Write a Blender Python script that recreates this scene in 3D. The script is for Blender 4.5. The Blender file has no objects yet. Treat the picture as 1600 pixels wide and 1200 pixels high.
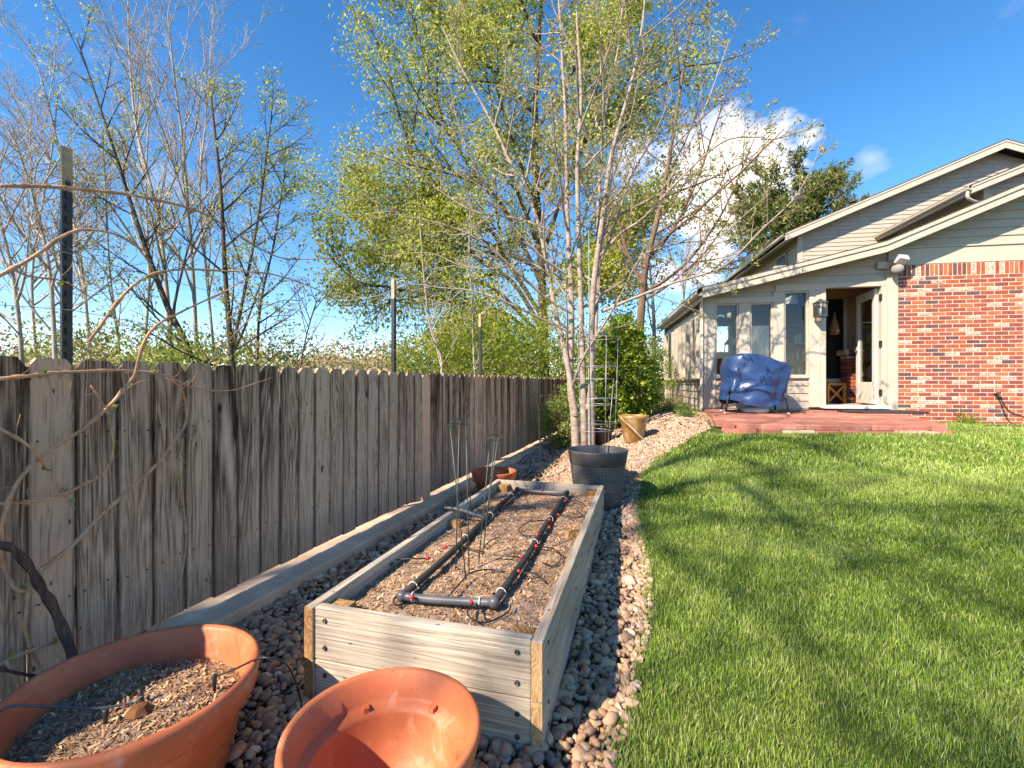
import bpy, bmesh, math, random
import numpy as np
from mathutils import Vector, Matrix, Quaternion, noise

SC = bpy.context.scene
COL = SC.collection
R = math.radians

# ------------------------------------------------------------------ camera, sky, sun, exposure
CAMZ, FPX, YAW, HZ = 1.22, 730.0, R(17.48), 597.0
cd = bpy.data.cameras.new('camera'); cam = bpy.data.objects.new('camera', cd); COL.objects.link(cam)
cam.location = (0, 0, CAMZ); cam.rotation_euler = (R(90), 0, YAW)
cd.sensor_width = 36; cd.lens = FPX/1600*36; cd.shift_y = -3/1600; cd.clip_end = 4000; cd.clip_start = .02
SC.camera = cam

LIGHT = Vector((.60, 1.02, -1)).normalized()            # the way sunlight travels
ELEV = math.asin(-LIGHT.z); AZ = math.atan2(-LIGHT.x, -LIGHT.y)
w = bpy.data.worlds.new('World'); SC.world = w; w.use_nodes = True
nt = w.node_tree; nt.nodes.clear()
def wn(t, **k):
    n = nt.nodes.new(t)
    for a, b in k.items(): setattr(n, a, b)
    return n
wo = wn('ShaderNodeOutputWorld'); bg = wn('ShaderNodeBackground'); bg.inputs[1].default_value = .15
sky = wn('ShaderNodeTexSky', sky_type='NISHITA', sun_disc=False, sun_elevation=ELEV, sun_rotation=AZ, altitude=1600, air_density=.92, dust_density=.3, ozone_density=3.5)
hs = wn('ShaderNodeHueSaturation'); hs.inputs['Saturation'].default_value = 1.30; hs.inputs['Value'].default_value = .84
nt.links.new(sky.outputs[0], hs.inputs['Color'])
tc = wn('ShaderNodeTexCoord')
def math_(op, a, b=None, c=None):
    n = wn('ShaderNodeMath', operation=op)
    for i, v in enumerate((a, b, c)):
        if v is None: continue
        if isinstance(v, (int, float)): n.inputs[i].default_value = v
        else: nt.links.new(v, n.inputs[i])
    return n.outputs[0]
def vdir(px, py):
    u = (px-800)/FPX; v = (HZ-py)/FPX; ca, sa = math.cos(YAW), math.sin(YAW)
    return Vector((u*ca-sa, u*sa+ca, v)).normalized()
# fair-weather clouds: a general scatter of wisps over the whole sky and a few heaped clouds
cn = wn('ShaderNodeTexNoise'); cn.inputs['Scale'].default_value = 5.5; cn.inputs['Detail'].default_value = 9; cn.inputs['Roughness'].default_value = .6
mp = wn('ShaderNodeMapping'); mp.inputs['Scale'].default_value = (1, 1, 2.0); nt.links.new(tc.outputs['Generated'], mp.inputs[0]); nt.links.new(mp.outputs[0], cn.inputs[0])
wisp = wn('ShaderNodeMapRange'); wisp.inputs[1].default_value = .62; wisp.inputs[2].default_value = .86; nt.links.new(cn.outputs[0], wisp.inputs[0])
total = math_('MULTIPLY', wisp.outputs[0], .12)
for (px, py, rad, amp) in ((1120, 290, .095, 1), (1195, 250, .06, 1), (1055, 305, .06, .9), (985, 235, .04, .45), (1110, 405, .045, .9), (1040, 425, .04, .6), (1258, 220, .022, .55), (1360, 248, .025, .2), (265, 280, .03, .12), (-1400, 250, .2, .8), (2600, 330, .2, .8)):
    dv = vdir(px, py)
    sub = wn('ShaderNodeVectorMath', operation='DISTANCE'); nt.links.new(tc.outputs['Generated'], sub.inputs[0]); sub.inputs[1].default_value = dv
    # distance squashed by noise -> billowing edge
    d = math_('DIVIDE', sub.outputs['Value'], rad)
    e = math_('SUBTRACT', 1.55, d)
    g = math_('ADD', e, math_('MULTIPLY', math_('SUBTRACT', cn.outputs[0], .5), 4.2))
    mr = wn('ShaderNodeMapRange'); mr.inputs[1].default_value = .25; mr.inputs[2].default_value = 1.15; mr.inputs[4].default_value = amp; nt.links.new(g, mr.inputs[0])
    total = math_('MAXIMUM', total, mr.outputs[0])
mix = wn('ShaderNodeMix', data_type='RGBA'); nt.links.new(total, mix.inputs[0]); nt.links.new(hs.outputs[0], mix.inputs[6]); mix.inputs[7].default_value = (4.0, 4.15, 4.4, 1)
nt.links.new(mix.outputs[2], bg.inputs[0]); nt.links.new(bg.outputs[0], wo.inputs[0])

sd = bpy.data.lights.new('sun', 'SUN'); sd.energy = 3.9; sd.angle = R(.53); sd.color = (1, .965, .91)
sun = bpy.data.objects.new('sun', sd); COL.objects.link(sun); sun.rotation_euler = LIGHT.to_track_quat('-Z', 'Y').to_euler(); sun.location = (-6, -6, 12)
SC.view_settings.view_transform = 'Standard'; SC.view_settings.look = 'None'; SC.view_settings.gamma = 1; SC.view_settings.exposure = 1.5
SC.view_settings.use_white_balance = True; SC.view_settings.white_balance_temperature = 8250; SC.view_settings.white_balance_tint = 16
SC.cycles.use_denoising = True; SC.cycles.use_adaptive_sampling = True; SC.cycles.adaptive_threshold = .025; SC.cycles.max_bounces = 4; SC.cycles.diffuse_bounces = 3; SC.cycles.glossy_bounces = 3; SC.cycles.transparent_max_bounces = 8; SC.cycles.caustics_reflective = False; SC.cycles.caustics_refractive = False; SC.cycles.sample_clamp_indirect = 6

# ------------------------------------------------------------------ helpers
def ray(px, py):
    u = (px-800)/FPX; v = (HZ-py)/FPX; ca, sa = math.cos(YAW), math.sin(YAW)
    return Vector((u*ca-sa, u*sa+ca, v))
def at(px, py, d): return Vector((0, 0, CAMZ)) + ray(px, py)*d                 # point at depth d
def onz(px, py, z): r = ray(px, py); return Vector((0, 0, CAMZ)) + r*((z-CAMZ)/r.z)
def onx(px, py, x): r = ray(px, py); return Vector((0, 0, CAMZ)) + r*(x/r.x)
def sstep(a, b, x): t = np.clip((x-a)/(b-a), 0, 1); return t*t*(3-2*t)
def terrain(x, y):                                       # works on floats and arrays
    x = np.asarray(x, float); y = np.asarray(y, float)
    left = .045 + .03*sstep(2, 9, y)
    right = np.interp(y, [-5, 1.0, 2.2, 3.8, 5.0, 6.0, 6.7, 8.2, 9.2, 40], [0, .0, .05, .17, .34, .50, .61, .67, .70, .70])
    right = right - .16*sstep(2.2, 4.2, x)*sstep(6.2, 9, y)
    k = sstep(-1.75, .35, x); k2 = sstep(-2.2, -1.0, x)
    z = left*(1-k) + right*k
    return z*(1-sstep(-2.0, -2.4, x)) + 0*k2
def tz(x, y): return float(terrain(x, y))
def onground(px, py):
    r = ray(px, py); o = Vector((0, 0, CAMZ)); t = .3
    while t < 60:
        p = o + r*t
        if p.z <= tz(p.x, p.y): break
        t += .01
    return Vector((p.x, p.y, tz(p.x, p.y)))
def tag(o, label=None, cat=None, group=None, kind=None):
    if label: o['label'] = label
    if cat: o['category'] = cat
    if group: o['group'] = group
    if kind: o['kind'] = kind
    return o
def empty(name, loc=(0, 0, 0), rz=0, parent=None):
    o = bpy.data.objects.new(name, None); COL.objects.link(o); o.location = loc; o.rotation_euler = (0, 0, rz); o.empty_display_size = .1
    o.parent = parent; return o
def mesh_np(name, V, F, smooth=False, attr=None):
    """V (n,3), F list of equal-length index rows as array (m,k) or list of such arrays"""
    me = bpy.data.meshes.new(name); V = np.asarray(V, np.float32)
    Fs = [np.asarray(f, np.int32) for f in (F if isinstance(F, list) else [F]) if len(f)]
    me.vertices.add(len(V)); me.vertices.foreach_set('co', V.ravel())
    tot = np.concatenate([np.full(len(f), f.shape[1], np.int32) for f in Fs]); idx = np.concatenate([f.ravel() for f in Fs])
    me.loops.add(len(idx)); me.loops.foreach_set('vertex_index', idx)
    me.polygons.add(len(tot)); me.polygons.foreach_set('loop_start', np.concatenate([[0], np.cumsum(tot)[:-1]]).astype(np.int32)); me.polygons.foreach_set('loop_total', tot)
    me.polygons.foreach_set('use_smooth', np.full(len(tot), bool(smooth)))
    me.update(calc_edges=True)
    if attr is not None:
        a = me.attributes.new('rnd', 'FLOAT', 'POINT'); a.data.foreach_set('value', np.asarray(attr, np.float32))
    return me
def ob(name, me, mat=None, parent=None, loc=(0, 0, 0)):
    o = bpy.data.objects.new(name, me); COL.objects.link(o); o.location = loc; o.parent = parent
    if mat and not me.materials: me.materials.append(mat)
    return o
class MB:
    def __init__(s): s.V = []; s.F = {}; s.n = 0
    def add(s, V, F):
        V = np.asarray(V, float)
        s.V.append(V)
        for f in F: s.F.setdefault(len(f), []).append([i+s.n for i in f])
        s.n += len(V); return s
    def box(s, a, b, M=None):
        x0, y0, z0 = a; x1, y1, z1 = b
        V = np.array([(x0, y0, z0), (x1, y0, z0), (x1, y1, z0), (x0, y1, z0), (x0, y0, z1), (x1, y0, z1), (x1, y1, z1), (x0, y1, z1)])
        if M is not None: V = np.array([M @ Vector(v) for v in V])
        return s.add(V, [(0, 3, 2, 1), (4, 5, 6, 7), (0, 1, 5, 4), (1, 2, 6, 5), (2, 3, 7, 6), (3, 0, 4, 7)])
    def prism(s, poly, f0, f1):
        """poly: list of 2d points; f0,f1 map (a,b) to the two end faces in 3d"""
        n = len(poly); V = [f0(*p) for p in poly] + [f1(*p) for p in poly]
        return s.add(V, [tuple(range(n-1, -1, -1)), tuple(range(n, 2*n))] + [(i, (i+1) % n, n+(i+1) % n, n+i) for i in range(n)])
    def tube(s, pts, rad, k=6, caps=True):
        P = np.array([tuple(p) for p in pts], float); n = len(P)
        rad = np.full(n, rad) if np.isscalar(rad) else np.asarray(rad, float)
        T = np.gradient(P, axis=0); T /= np.linalg.norm(T, axis=1)[:, None]+1e-9
        ref = np.array([0, 0, 1.]) if abs(T[0][2]) < .9 else np.array([1., 0, 0])
        A = np.cross(T, ref); A /= np.linalg.norm(A, axis=1)[:, None]+1e-9
        for i in range(1, n):
            if np.dot(A[i], A[i-1]) < 0: A[i] = -A[i]
        B = np.cross(T, A); th = np.arange(k)*2*math.pi/k
        V = (P[:, None, :] + rad[:, None, None]*(np.cos(th)[None, :, None]*A[:, None, :] + np.sin(th)[None, :, None]*B[:, None, :])).reshape(-1, 3)
        F = [(i*k+j, i*k+(j+1) % k, (i+1)*k+(j+1) % k, (i+1)*k+j) for i in range(n-1) for j in range(k)]
        if caps and k > 2: F += [tuple(range(k-1, -1, -1)), tuple(range((n-1)*k, n*k))]
        return s.add(V, F)
    def lathe(s, prof, k=40, c=(0, 0, 0), wob=0):
        n = len(prof); V = []
        for r, z in prof:
            for j in range(k):
                a = j*2*math.pi/k; q = r*(1+wob*math.sin(2*a+.6))
                V.append((c[0]+q*math.cos(a), c[1]+q*math.sin(a), c[2]+z))
        F = [(i*k+j, i*k+(j+1) % k, (i+1)*k+(j+1) % k, (i+1)*k+j) for i in range(n-1) for j in range(k)]
        F += [tuple(range(k-1, -1, -1)), tuple(range((n-1)*k, n*k))]
        return s.add(V, F)
    def build(s, name, mat=None, parent=None, smooth=False, world=False, loc=(0, 0, 0), bevel=0, attr=None):
        V = np.concatenate(s.V)
        if world and parent is not None:
            q = parent
            while q.parent: q = q.parent
            V = V-np.array(q.location)
        me = mesh_np(name, V, [np.array(v, np.int32) for v in s.F.values()], smooth, attr)
        o = ob(name, me, mat, parent, loc)
        if bevel:
            m = o.modifiers.new('b', 'BEVEL'); m.width = bevel; m.segments = 2; m.limit_method = 'ANGLE'
        return o
def crom(pts, n=6):
    P = [Vector(p) for p in pts]; P = [P[0]*2-P[1]] + P + [P[-1]*2-P[-2]]; out = []
    for i in range(1, len(P)-2):
        for j in range(n):
            t = j/n; a, b, c, d = P[i-1:i+3]
            out.append(.5*((2*b)+(c-a)*t+(2*a-5*b+4*c-d)*t*t+(3*b-a-3*c+d)*t**3))
    out.append(P[-2]); return out
def clip(poly, nx, nz, c):                                # keep nx*x+nz*z<=c
    out = []
    for i in range(len(poly)):
        p, q = poly[i], poly[(i+1) % len(poly)]; a = nx*p[0]+nz*p[1]-c; b = nx*q[0]+nz*q[1]-c
        if a <= 0: out.append(p)
        if a*b < 0: t = a/(a-b); out.append((p[0]+t*(q[0]-p[0]), p[1]+t*(q[1]-p[1])))
    return out

# ------------------------------------------------------------------ materials
class NM:
    def __init__(s, name, rough=.8, spec=.3):
        s.m = bpy.data.materials.new(name); s.m.use_nodes = True; s.t = s.m.node_tree; s.b = s.t.nodes['Principled BSDF']
        s.b.inputs['Roughness'].default_value = rough; s.b.inputs['Specular IOR Level'].default_value = spec
    def n(s, typ, ins=None, **k):
        x = s.t.nodes.new(typ)
        for a, b in k.items(): setattr(x, a, b)
        for i, v in (ins or {}).items():
            if hasattr(v, 'is_output') or isinstance(v, bpy.types.NodeSocket): s.t.links.new(v, x.inputs[i])
            else: x.inputs[i].default_value = v
        return x
    def link(s, a, b): s.t.links.new(a, s.b.inputs[b]) if isinstance(b, str) else s.t.links.new(a, b)
    def coord(s, kind='Object', scale=(1, 1, 1), rnd=False):
        c = s.n('ShaderNodeTexCoord').outputs[kind]
        if rnd:
            oi = s.n('ShaderNodeObjectInfo'); m = s.n('ShaderNodeMath', {0: oi.outputs['Random'], 1: 57.3}, operation='MULTIPLY')
            cx = s.n('ShaderNodeCombineXYZ', {0: m.outputs[0], 1: m.outputs[0], 2: m.outputs[0]})
            c = s.n('ShaderNodeVectorMath', {0: c, 1: cx.outputs[0]}, operation='ADD').outputs[0]
        return s.n('ShaderNodeMapping', {0: c, 'Scale': scale}).outputs[0]
    def noise(s, co, scale=1, det=6, rough=.55, dist=0): return s.n('ShaderNodeTexNoise', {'Vector': co, 'Scale': scale, 'Detail': det, 'Roughness': rough, 'Distortion': dist}).outputs[0]
    def ramp(s, fac, stops, interp='LINEAR'):
        x = s.n('ShaderNodeValToRGB', {0: fac}); e = x.color_ramp.elements; x.color_ramp.interpolation = interp
        while len(e) < len(stops): e.new(.5)
        for q, (p, c) in zip(e, stops): q.position = p; q.color = (*c, 1) if len(c) == 3 else c
        return x.outputs[0]
    def m2(s, op, a, b): return s.n('ShaderNodeMath', {0: a, 1: b}, operation=op).outputs[0]
    def mix(s, f, a, b, mode='MIX'):
        x = s.n('ShaderNodeMix', data_type='RGBA', blend_type=mode)
        for i, v in ((0, f), (6, a), (7, b)):
            if isinstance(v, bpy.types.NodeSocket): s.t.links.new(v, x.inputs[i])
            else: x.inputs[i].default_value = (*v, 1) if isinstance(v, tuple) and len(v) == 3 else v
        return x.outputs[2]
    def bump(s, h, st=.4, d=.01):
        b = s.n('ShaderNodeBump', {'Height': h, 'Strength': st, 'Distance': d}); s.link(b.outputs[0], 'Normal')
    def rand(s): return s.n('ShaderNodeObjectInfo').outputs['Random']
    def attr(s, n='rnd'): return s.n('ShaderNodeAttribute', attribute_name=n).outputs['Fac']

def plain(name, c, rough=.6, spec=.4, var=.12, scale=6, metal=0, bump=0, kind='Object'):
    N = NM(name, rough, spec); co = N.coord(kind); f = N.noise(co, scale, 5)
    N.link(N.ramp(f, [(.3, tuple(v*(1-var) for v in c)), (.7, tuple(min(1, v*(1+var)) for v in c))]), 'Base Color'); N.b.inputs['Metallic'].default_value = metal
    if bump: N.bump(N.noise(co, scale*8, 4), bump, .004)
    return N.m
def wood(name, dark, light, sc=(22, 22, 1.6), knots=True, ring=11, rough=.85, grain=.5, contrast=1.0, streak=None, tone=.30, picket=False):
    N = NM(name, rough, .15)
    co = N.coord('Object', (1, 1, 1), True)
    lo = N.noise(N.n('ShaderNodeMapping', {0: co, 'Scale': (sc[0]*.28, sc[1]*.28, sc[2]*.38)}).outputs[0], 1, 2, .5, .4)
    rings = N.n('ShaderNodeMath', {0: N.m2('MULTIPLY', lo, ring*6.28)}, operation='SINE').outputs[0]
    fib = N.noise(N.n('ShaderNodeMapping', {0: co, 'Scale': (sc[0]*6.5, sc[1]*6.5, sc[2]*2.2)}).outputs[0], 1, 7, .75)
    mid = N.noise(N.n('ShaderNodeMapping', {0: co, 'Scale': sc}).outputs[0], 1, 4, .6)
    blot = N.noise(N.n('ShaderNodeMapping', {0: co, 'Scale': (4, 4, 1.8)}).outputs[0], 1, 3)
    fibc = N.m2('ADD', N.m2('MULTIPLY', N.m2('SUBTRACT', fib, .5), 3.0), .5)
    g = N.m2('ADD', N.m2('MULTIPLY', rings, .12*contrast), N.m2('ADD', N.m2('MULTIPLY', fibc, .62), N.m2('ADD', N.m2('MULTIPLY', mid, .30), N.m2('MULTIPLY', blot, .42))))
    g = N.m2('ADD', g, N.m2('MULTIPLY', N.m2('SUBTRACT', N.rand(), .5), tone))
    c = N.ramp(g, [(.40, dark), (.66, tuple((a*.55+b*.45) for a, b in zip(dark, light))), (.90, light)])
    if streak: c = N.mix(N.ramp(N.noise(N.n('ShaderNodeMapping', {0: co, 'Scale': (9, 9, 1.1)}).outputs[0], 1, 4), [(.5, (0, 0, 0)), (.72, (1, 1, 1))]), c, streak)
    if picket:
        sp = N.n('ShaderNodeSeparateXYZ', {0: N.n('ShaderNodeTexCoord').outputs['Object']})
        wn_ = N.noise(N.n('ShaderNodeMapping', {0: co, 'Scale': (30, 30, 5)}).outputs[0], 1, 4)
        low = N.n('ShaderNodeMapRange', {0: N.m2('ADD', sp.outputs[2], N.m2('MULTIPLY', N.m2('SUBTRACT', blot, .5), 1.3)), 1: .75, 2: .15}).outputs[0]      # lighter towards the foot of each board
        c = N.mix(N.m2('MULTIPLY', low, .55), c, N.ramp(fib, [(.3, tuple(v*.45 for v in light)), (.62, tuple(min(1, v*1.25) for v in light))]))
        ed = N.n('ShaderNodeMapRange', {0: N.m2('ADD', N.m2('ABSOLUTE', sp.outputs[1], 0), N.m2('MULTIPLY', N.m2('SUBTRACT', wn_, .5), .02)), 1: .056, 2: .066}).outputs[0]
        c = N.mix(N.m2('MULTIPLY', ed, .6), c, tuple(v*.7 for v in dark))  # board edges darkened in the colour, standing in for shade at the gaps
    h = N.m2('ADD', fib, N.m2('MULTIPLY', rings, .35))
    if knots:
        vo = N.n('ShaderNodeTexVoronoi', {'Vector': N.n('ShaderNodeMapping', {0: co, 'Scale': (5, 5, 2.3)}).outputs[0], 'Scale': 1.0})
        k = N.ramp(vo.outputs['Distance'], [(.055, (1, 1, 1)), (.085, (0, 0, 0))])
        c = N.mix(N.m2('MULTIPLY', k, .85), c, tuple(v*.35 for v in dark))
        vo2 = N.n('ShaderNodeTexVoronoi', {'Vector': N.n('ShaderNodeMapping', {0: co, 'Scale': (15, 15, 6)}).outputs[0], 'Scale': 1.0})
        k2 = N.ramp(vo2.outputs['Distance'], [(.045, (1, 1, 1)), (.075, (0, 0, 0))])
        c = N.mix(N.m2('MULTIPLY', k2, .8), c, tuple(v*.3 for v in dark))
        h = N.m2('SUBTRACT', h, N.m2('MULTIPLY', k2, .6))
    N.link(c, 'Base Color'); N.bump(h, grain, .006)
    return N.m
M = {}
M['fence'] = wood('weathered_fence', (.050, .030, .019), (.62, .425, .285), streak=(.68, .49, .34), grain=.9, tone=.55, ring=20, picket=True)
M['fence_new'] = wood('fresh_cedar', (.66, .38, .23), (.86, .56, .37), knots=False, contrast=.5, grain=.2)
M['bedwood'] = wood('bleached_board', (.22, .18, .135), (.60, .53, .43), sc=(34, 34, 1.6), ring=7, grain=.45, contrast=.25, tone=.2, streak=(.36, .32, .27))
M['post_brown'] = wood('treated_post', (.13, .062, .022), (.40, .235, .10), knots=False, grain=.3)
M['end_grain'] = wood('board_end', (.25, .13, .05), (.55, .35, .18), sc=(60, 60, 20), knots=False, grain=.3)
def concrete():
    N = NM('concrete', .9, .2); co = N.coord('Object'); f = N.noise(co, 5, 8, .65); s = N.noise(co, 90, 3)
    c = N.ramp(N.m2('ADD', N.m2('MULTIPLY', f, .8), N.m2('MULTIPLY', s, .25)), [(.35, (.44, .32, .215)), (.7, (.72, .545, .385))]); N.link(c, 'Base Color'); N.bump(s, .35, .003); return N.m
M['concrete'] = concrete()
def terracotta(name='terracotta', k=1.0):
    N = NM(name, .52, .35); co = N.coord('Object'); f = N.noise(co, 4, 6, .6); s = N.noise(co, 40, 5, .7)
    c = N.ramp(f, [(.3, (.42*k, .105*k, .042*k)), (.7, (.57*k, .18*k, .08*k))])
    c = N.mix(N.ramp(s, [(.62, (0, 0, 0)), (.78, (.5, .5, .5))]), c, (.62, .36, .24))
    vo = N.n('ShaderNodeTexVoronoi', {'Vector': co, 'Scale': 30}); c = N.mix(N.ramp(vo.outputs['Distance'], [(.05, (.7, .7, .7)), (.11, (0, 0, 0))]), c, (.13, .045, .02))
    salt = N.ramp(N.noise(co, 7, 8, .7, .5), [(.56, (0, 0, 0)), (.72, (.42, .42, .42))]); c = N.mix(salt, c, (.66, .47, .36)); dirt = N.ramp(N.noise(co, 2.3, 7, .7), [(.58, (0, 0, 0)), (.72, (.45, .45, .45))]); c = N.mix(dirt, c, (.27, .10, .05))
    N.link(c, 'Base Color'); N.link(N.ramp(s, [(.3, (.42,)*3), (.7, (.66,)*3)]), 'Roughness'); N.bump(s, .12, .002); return N.m
M['terra'] = terracotta(); M['terra_red'] = terracotta('red_clay', .82)
def soil():
    N = NM('soil', .95, .1); co = N.coord('Object'); f = N.noise(co, 22, 9, .7); g = N.noise(co, 160, 3)
    c = N.ramp(N.m2('ADD', N.m2('MULTIPLY', f, .75), N.m2('MULTIPLY', g, .3)), [(.32, (.10, .062, .040)), (.5, (.33, .225, .16)), (.7, (.56, .42, .32))]); N.link(c, 'Base Color'); N.bump(N.m2('ADD', f, g), .9, .012); return N.m
M['soil'] = soil()
def by_attr(name, stops, rough=.7, spec=.3, obj=True, ns=30, nv=.35, bump=.3, trans=0, interp='LINEAR'):
    N = NM(name, rough, spec); a = N.attr()
    if obj: a = N.n('ShaderNodeMath', {0: N.m2('ADD', a, N.rand())}, operation='FRACT').outputs[0]
    c = N.ramp(a, stops, interp); f = N.noise(N.coord('Object'), ns, 4)
    c = N.mix(1.0, c, N.ramp(f, [(.25, (1-nv,)*3), (.75, (1+nv*.4,)*3)]), 'MULTIPLY'); N.link(c, 'Base Color')
    if bump: N.bump(f, bump, .003)
    if trans:
        out = N.t.nodes['Material Output']; tr = N.n('ShaderNodeBsdfTranslucent', {0: c}); ms = N.n('ShaderNodeMixShader', {0: trans, 1: N.b.outputs[0], 2: tr.outputs[0]}); N.t.links.new(ms.outputs[0], out.inputs[0])
    return N.m
M['pebble'] = by_attr('river_pebble', [(0, (0.315, 0.180, 0.112)), (.14, (0.567, 0.370, 0.224)), (.28, (0.378, 0.180, 0.112)), (.42, (0.493, 0.361, 0.240)), (.54, (0.231, 0.157, 0.112)), (.64, (0.651, 0.389, 0.192)), (.74, (0.158, 0.147, 0.136)), (.82, (0.504, 0.257, 0.160)), (.92, (0.399, 0.285, 0.192)), (1, (0.777, 0.608, 0.424))], .55, .4, ns=45)
M['tan_gravel'] = by_attr('tan_gravel', [(0, (.34, .215, .14)), (.3, (.50, .35, .245)), (.55, (.41, .265, .19)), (.75, (.60, .45, .33)), (1, (.26, .17, .125))], .85, .2, ns=40)
M['chip'] = by_attr('wood_chip', [(0, (0.137, 0.071, 0.036)), (.4, (0.357, 0.209, 0.112)), (.75, (0.525, 0.332, 0.192)), (1, (0.735, 0.522, 0.328))], .9, .1, obj=False, ns=60, bump=0)
M['grass'] = by_attr('grass_blade', [(0, (.075, .150, .020)), (.45, (.195, .335, .052)), (.8, (.36, .51, .115)), (.94, (.52, .59, .22)), (1, (.68, .58, .34))], .5, .3, obj=False, ns=1.3, nv=.3, bump=0, trans=.3)
M['soil_dark'] = plain('turf_soil', (.050, .078, .018), .95, .1, .3, 8)
M['ground'] = plain('gravel_ground', (.10, .075, .06), .95, .1, .35, 30, bump=.5)
M['tan_ground'] = plain('tan_ground', (.34, .23, .16), .95, .1, .3, 40, bump=.5)
M['far_ground'] = plain('meadow', (.13, .135, .06), .95, .1, .4, .6)
def paint(name, c, rough=.55, st=.1):
    N = NM(name, rough, .35); co = N.coord('Object'); f = N.noise(co, 3, 8, .6); s = N.noise(N.n('ShaderNodeMapping', {0: co, 'Scale': (3, 3, 90)}).outputs[0], 1, 4)
    N.link(N.ramp(f, [(.3, tuple(v*.88 for v in c)), (.7, c)]), 'Base Color'); N.bump(s, st, .003); return N.m
M['paint'] = paint('taupe_paint', (.41, .365, .30)); M['trim'] = paint('trim_paint', (.47, .42, .345)); M['white'] = paint('white_paint', (.66, .63, .57), .45, .04)
M['gutter'] = paint('gutter_paint', (.54, .485, .40), .4, .02)
M['shingle'] = plain('shingle', (.075, .07, .068), .95, .1, .35, 25, bump=.6)
M['mortar'] = plain('mortar', (.62, .51, .42), .95, .1, .15, 30, bump=.4)
def brickm(name='brick'):
    N = NM(name, .85, .2); co = N.coord('Object', (1, 1, 1), True); a = N.n('ShaderNodeMath', {0: N.m2('ADD', N.attr(), N.rand())}, operation='FRACT').outputs[0]
    c = N.ramp(a, [(0, (.38, .095, .050)), (.22, (.31, .078, .055)), (.44, (.41, .135, .068)), (.60, (.24, .068, .056)), (.76, (.13, .070, .070)), (.88, (.42, .21, .145))], 'CONSTANT')
    f = N.noise(co, 38, 5, .65); mot = N.ramp(f, [(.44, (0, 0, 0)), (.54, (1, 1, 1))])
    isl = N.m2('GREATER_THAN', a, .88); c = N.mix(N.m2('MULTIPLY', mot, isl), c, (.62, .46, .36))
    c = N.mix(1.0, c, N.ramp(N.noise(co, 16, 4), [(.3, (.75,)*3), (.7, (1.12,)*3)]), 'MULTIPLY'); N.link(c, 'Base Color'); N.bump(f, .35, .004); return N.m
M['brick'] = brickm()
def flag():
    N = NM('red_flagstone', .85, .25); co = N.coord('Object', (1, 1, 1), True); f = N.noise(co, 5, 7, .65); c = N.ramp(f, [(.3, (.27, .10, .078)), (.55, (.39, .165, .128)), (.75, (.48, .27, .215))])
    c = N.mix(1.0, c, N.ramp(N.rand(), [(0, (.68,)*3), (1, (1.15, 1.08, 1.02))]), 'MULTIPLY'); N.link(c, 'Base Color'); N.bump(f, .4, .01); return N.m
M['flag'] = flag()
M['greystone'] = plain('grey_flagstone', (.25, .235, .22), .9, .2, .3, 5, bump=.4)
M['tanstone'] = plain('buff_stone', (.40, .31, .235), .9, .2, .25, 7, bump=.5)
M['darkpot'] = None
def meshpot():
    N = NM('charcoal_resin', .55, .4); co = N.coord('Object'); f = N.noise(co, 9, 4); N.link(N.ramp(f, [(.3, (.042, .044, .048)), (.7, (.075, .077, .08))]), 'Base Color'); return N.m
M['darkpot'] = meshpot()
M['dimple'] = plain('charcoal_dimple', (.13, .13, .128), .5, .4, .2, 10)
M['black'] = plain('black_plastic', (.018, .018, .02), .45, .5, .2, 20)
M['rubber'] = plain('black_rubber', (.03, .03, .032), .8, .3, .3, 30)
M['pvc'] = plain('grey_pvc', (.085, .09, .10), .38, .5, .2, 9)
M['tape'] = plain('foam_sleeve', (.035, .034, .035), .75, .3, .25, 14)
M['clear'] = plain('zip_tie', (.62, .62, .60), .4, .5, .1)
M['red'] = plain('red_valve', (.45, .012, .018), .4, .5, .15)
M['wire'] = plain('galvanised_wire', (.50, .50, .47), .4, .5, .15, metal=.6)
M['wire_green'] = plain('green_wire', (.045, .065, .05), .5, .5, .2)
M['wire_blue'] = plain('painted_stake', (.12, .22, .23), .5, .5, .2)
M['steel_black'] = plain('post_paint', (.022, .026, .026), .45, .5, .3, 12)
M['post_tip'] = plain('bare_post_tip', (.40, .30, .18), .7, .3, .25, 20)
M['screw'] = plain('screw_head', (.07, .06, .05), .4, .5, .2, metal=.7)
M['tarp'] = None
def tarp():
    N = NM('blue_vinyl', .36, .5); co = N.coord('Object'); f = N.noise(co, 3.5, 5, .6, .6); N.link(N.ramp(f, [(.3, (.009, .032, .105)), (.7, (.020, .062, .175))]), 'Base Color')
    N.bump(N.m2('ADD', f, N.m2('MULTIPLY', N.noise(co, 9, 3, .5, .8), .35)), .28, .03); return N.m
M['tarp'] = tarp()
def glass():
    N = NM('window_glass', .02, .5); out = N.t.nodes['Material Output']
    tr = N.n('ShaderNodeBsdfTransparent', {0: (.90, .92, .90, 1)}); gl = N.n('ShaderNodeBsdfGlossy', {0: (1, 1, 1, 1), 1: .01})
    fr = N.n('ShaderNodeFresnel', {0: 1.6}); ms = N.n('ShaderNodeMixShader', {0: N.m2('MULTIPLY', fr.outputs[0], .55), 1: tr.outputs[0], 2: gl.outputs[0]})
    N.t.links.new(ms.outputs[0], out.inputs[0]); return N.m
M['glass'] = glass()
M['screen'] = plain('dark_screen', (.02, .02, .022), .3, .5, .2)
M['interior'] = plain('interior_paint', (.50, .36, .235), .8, .2, .15)
M['intwood'] = plain('honey_wood', (.42, .20, .05), .5, .4, .3, 14)
M['orange'] = plain('orange_cloth', (.65, .17, .015), .7, .2, .3, 12)
M['brown'] = plain('dried_brown', (.16, .07, .03), .8, .2, .4, 30)
M['lantern'] = plain('bronze_lantern', (.06, .058, .055), .5, .4, .2)
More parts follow.
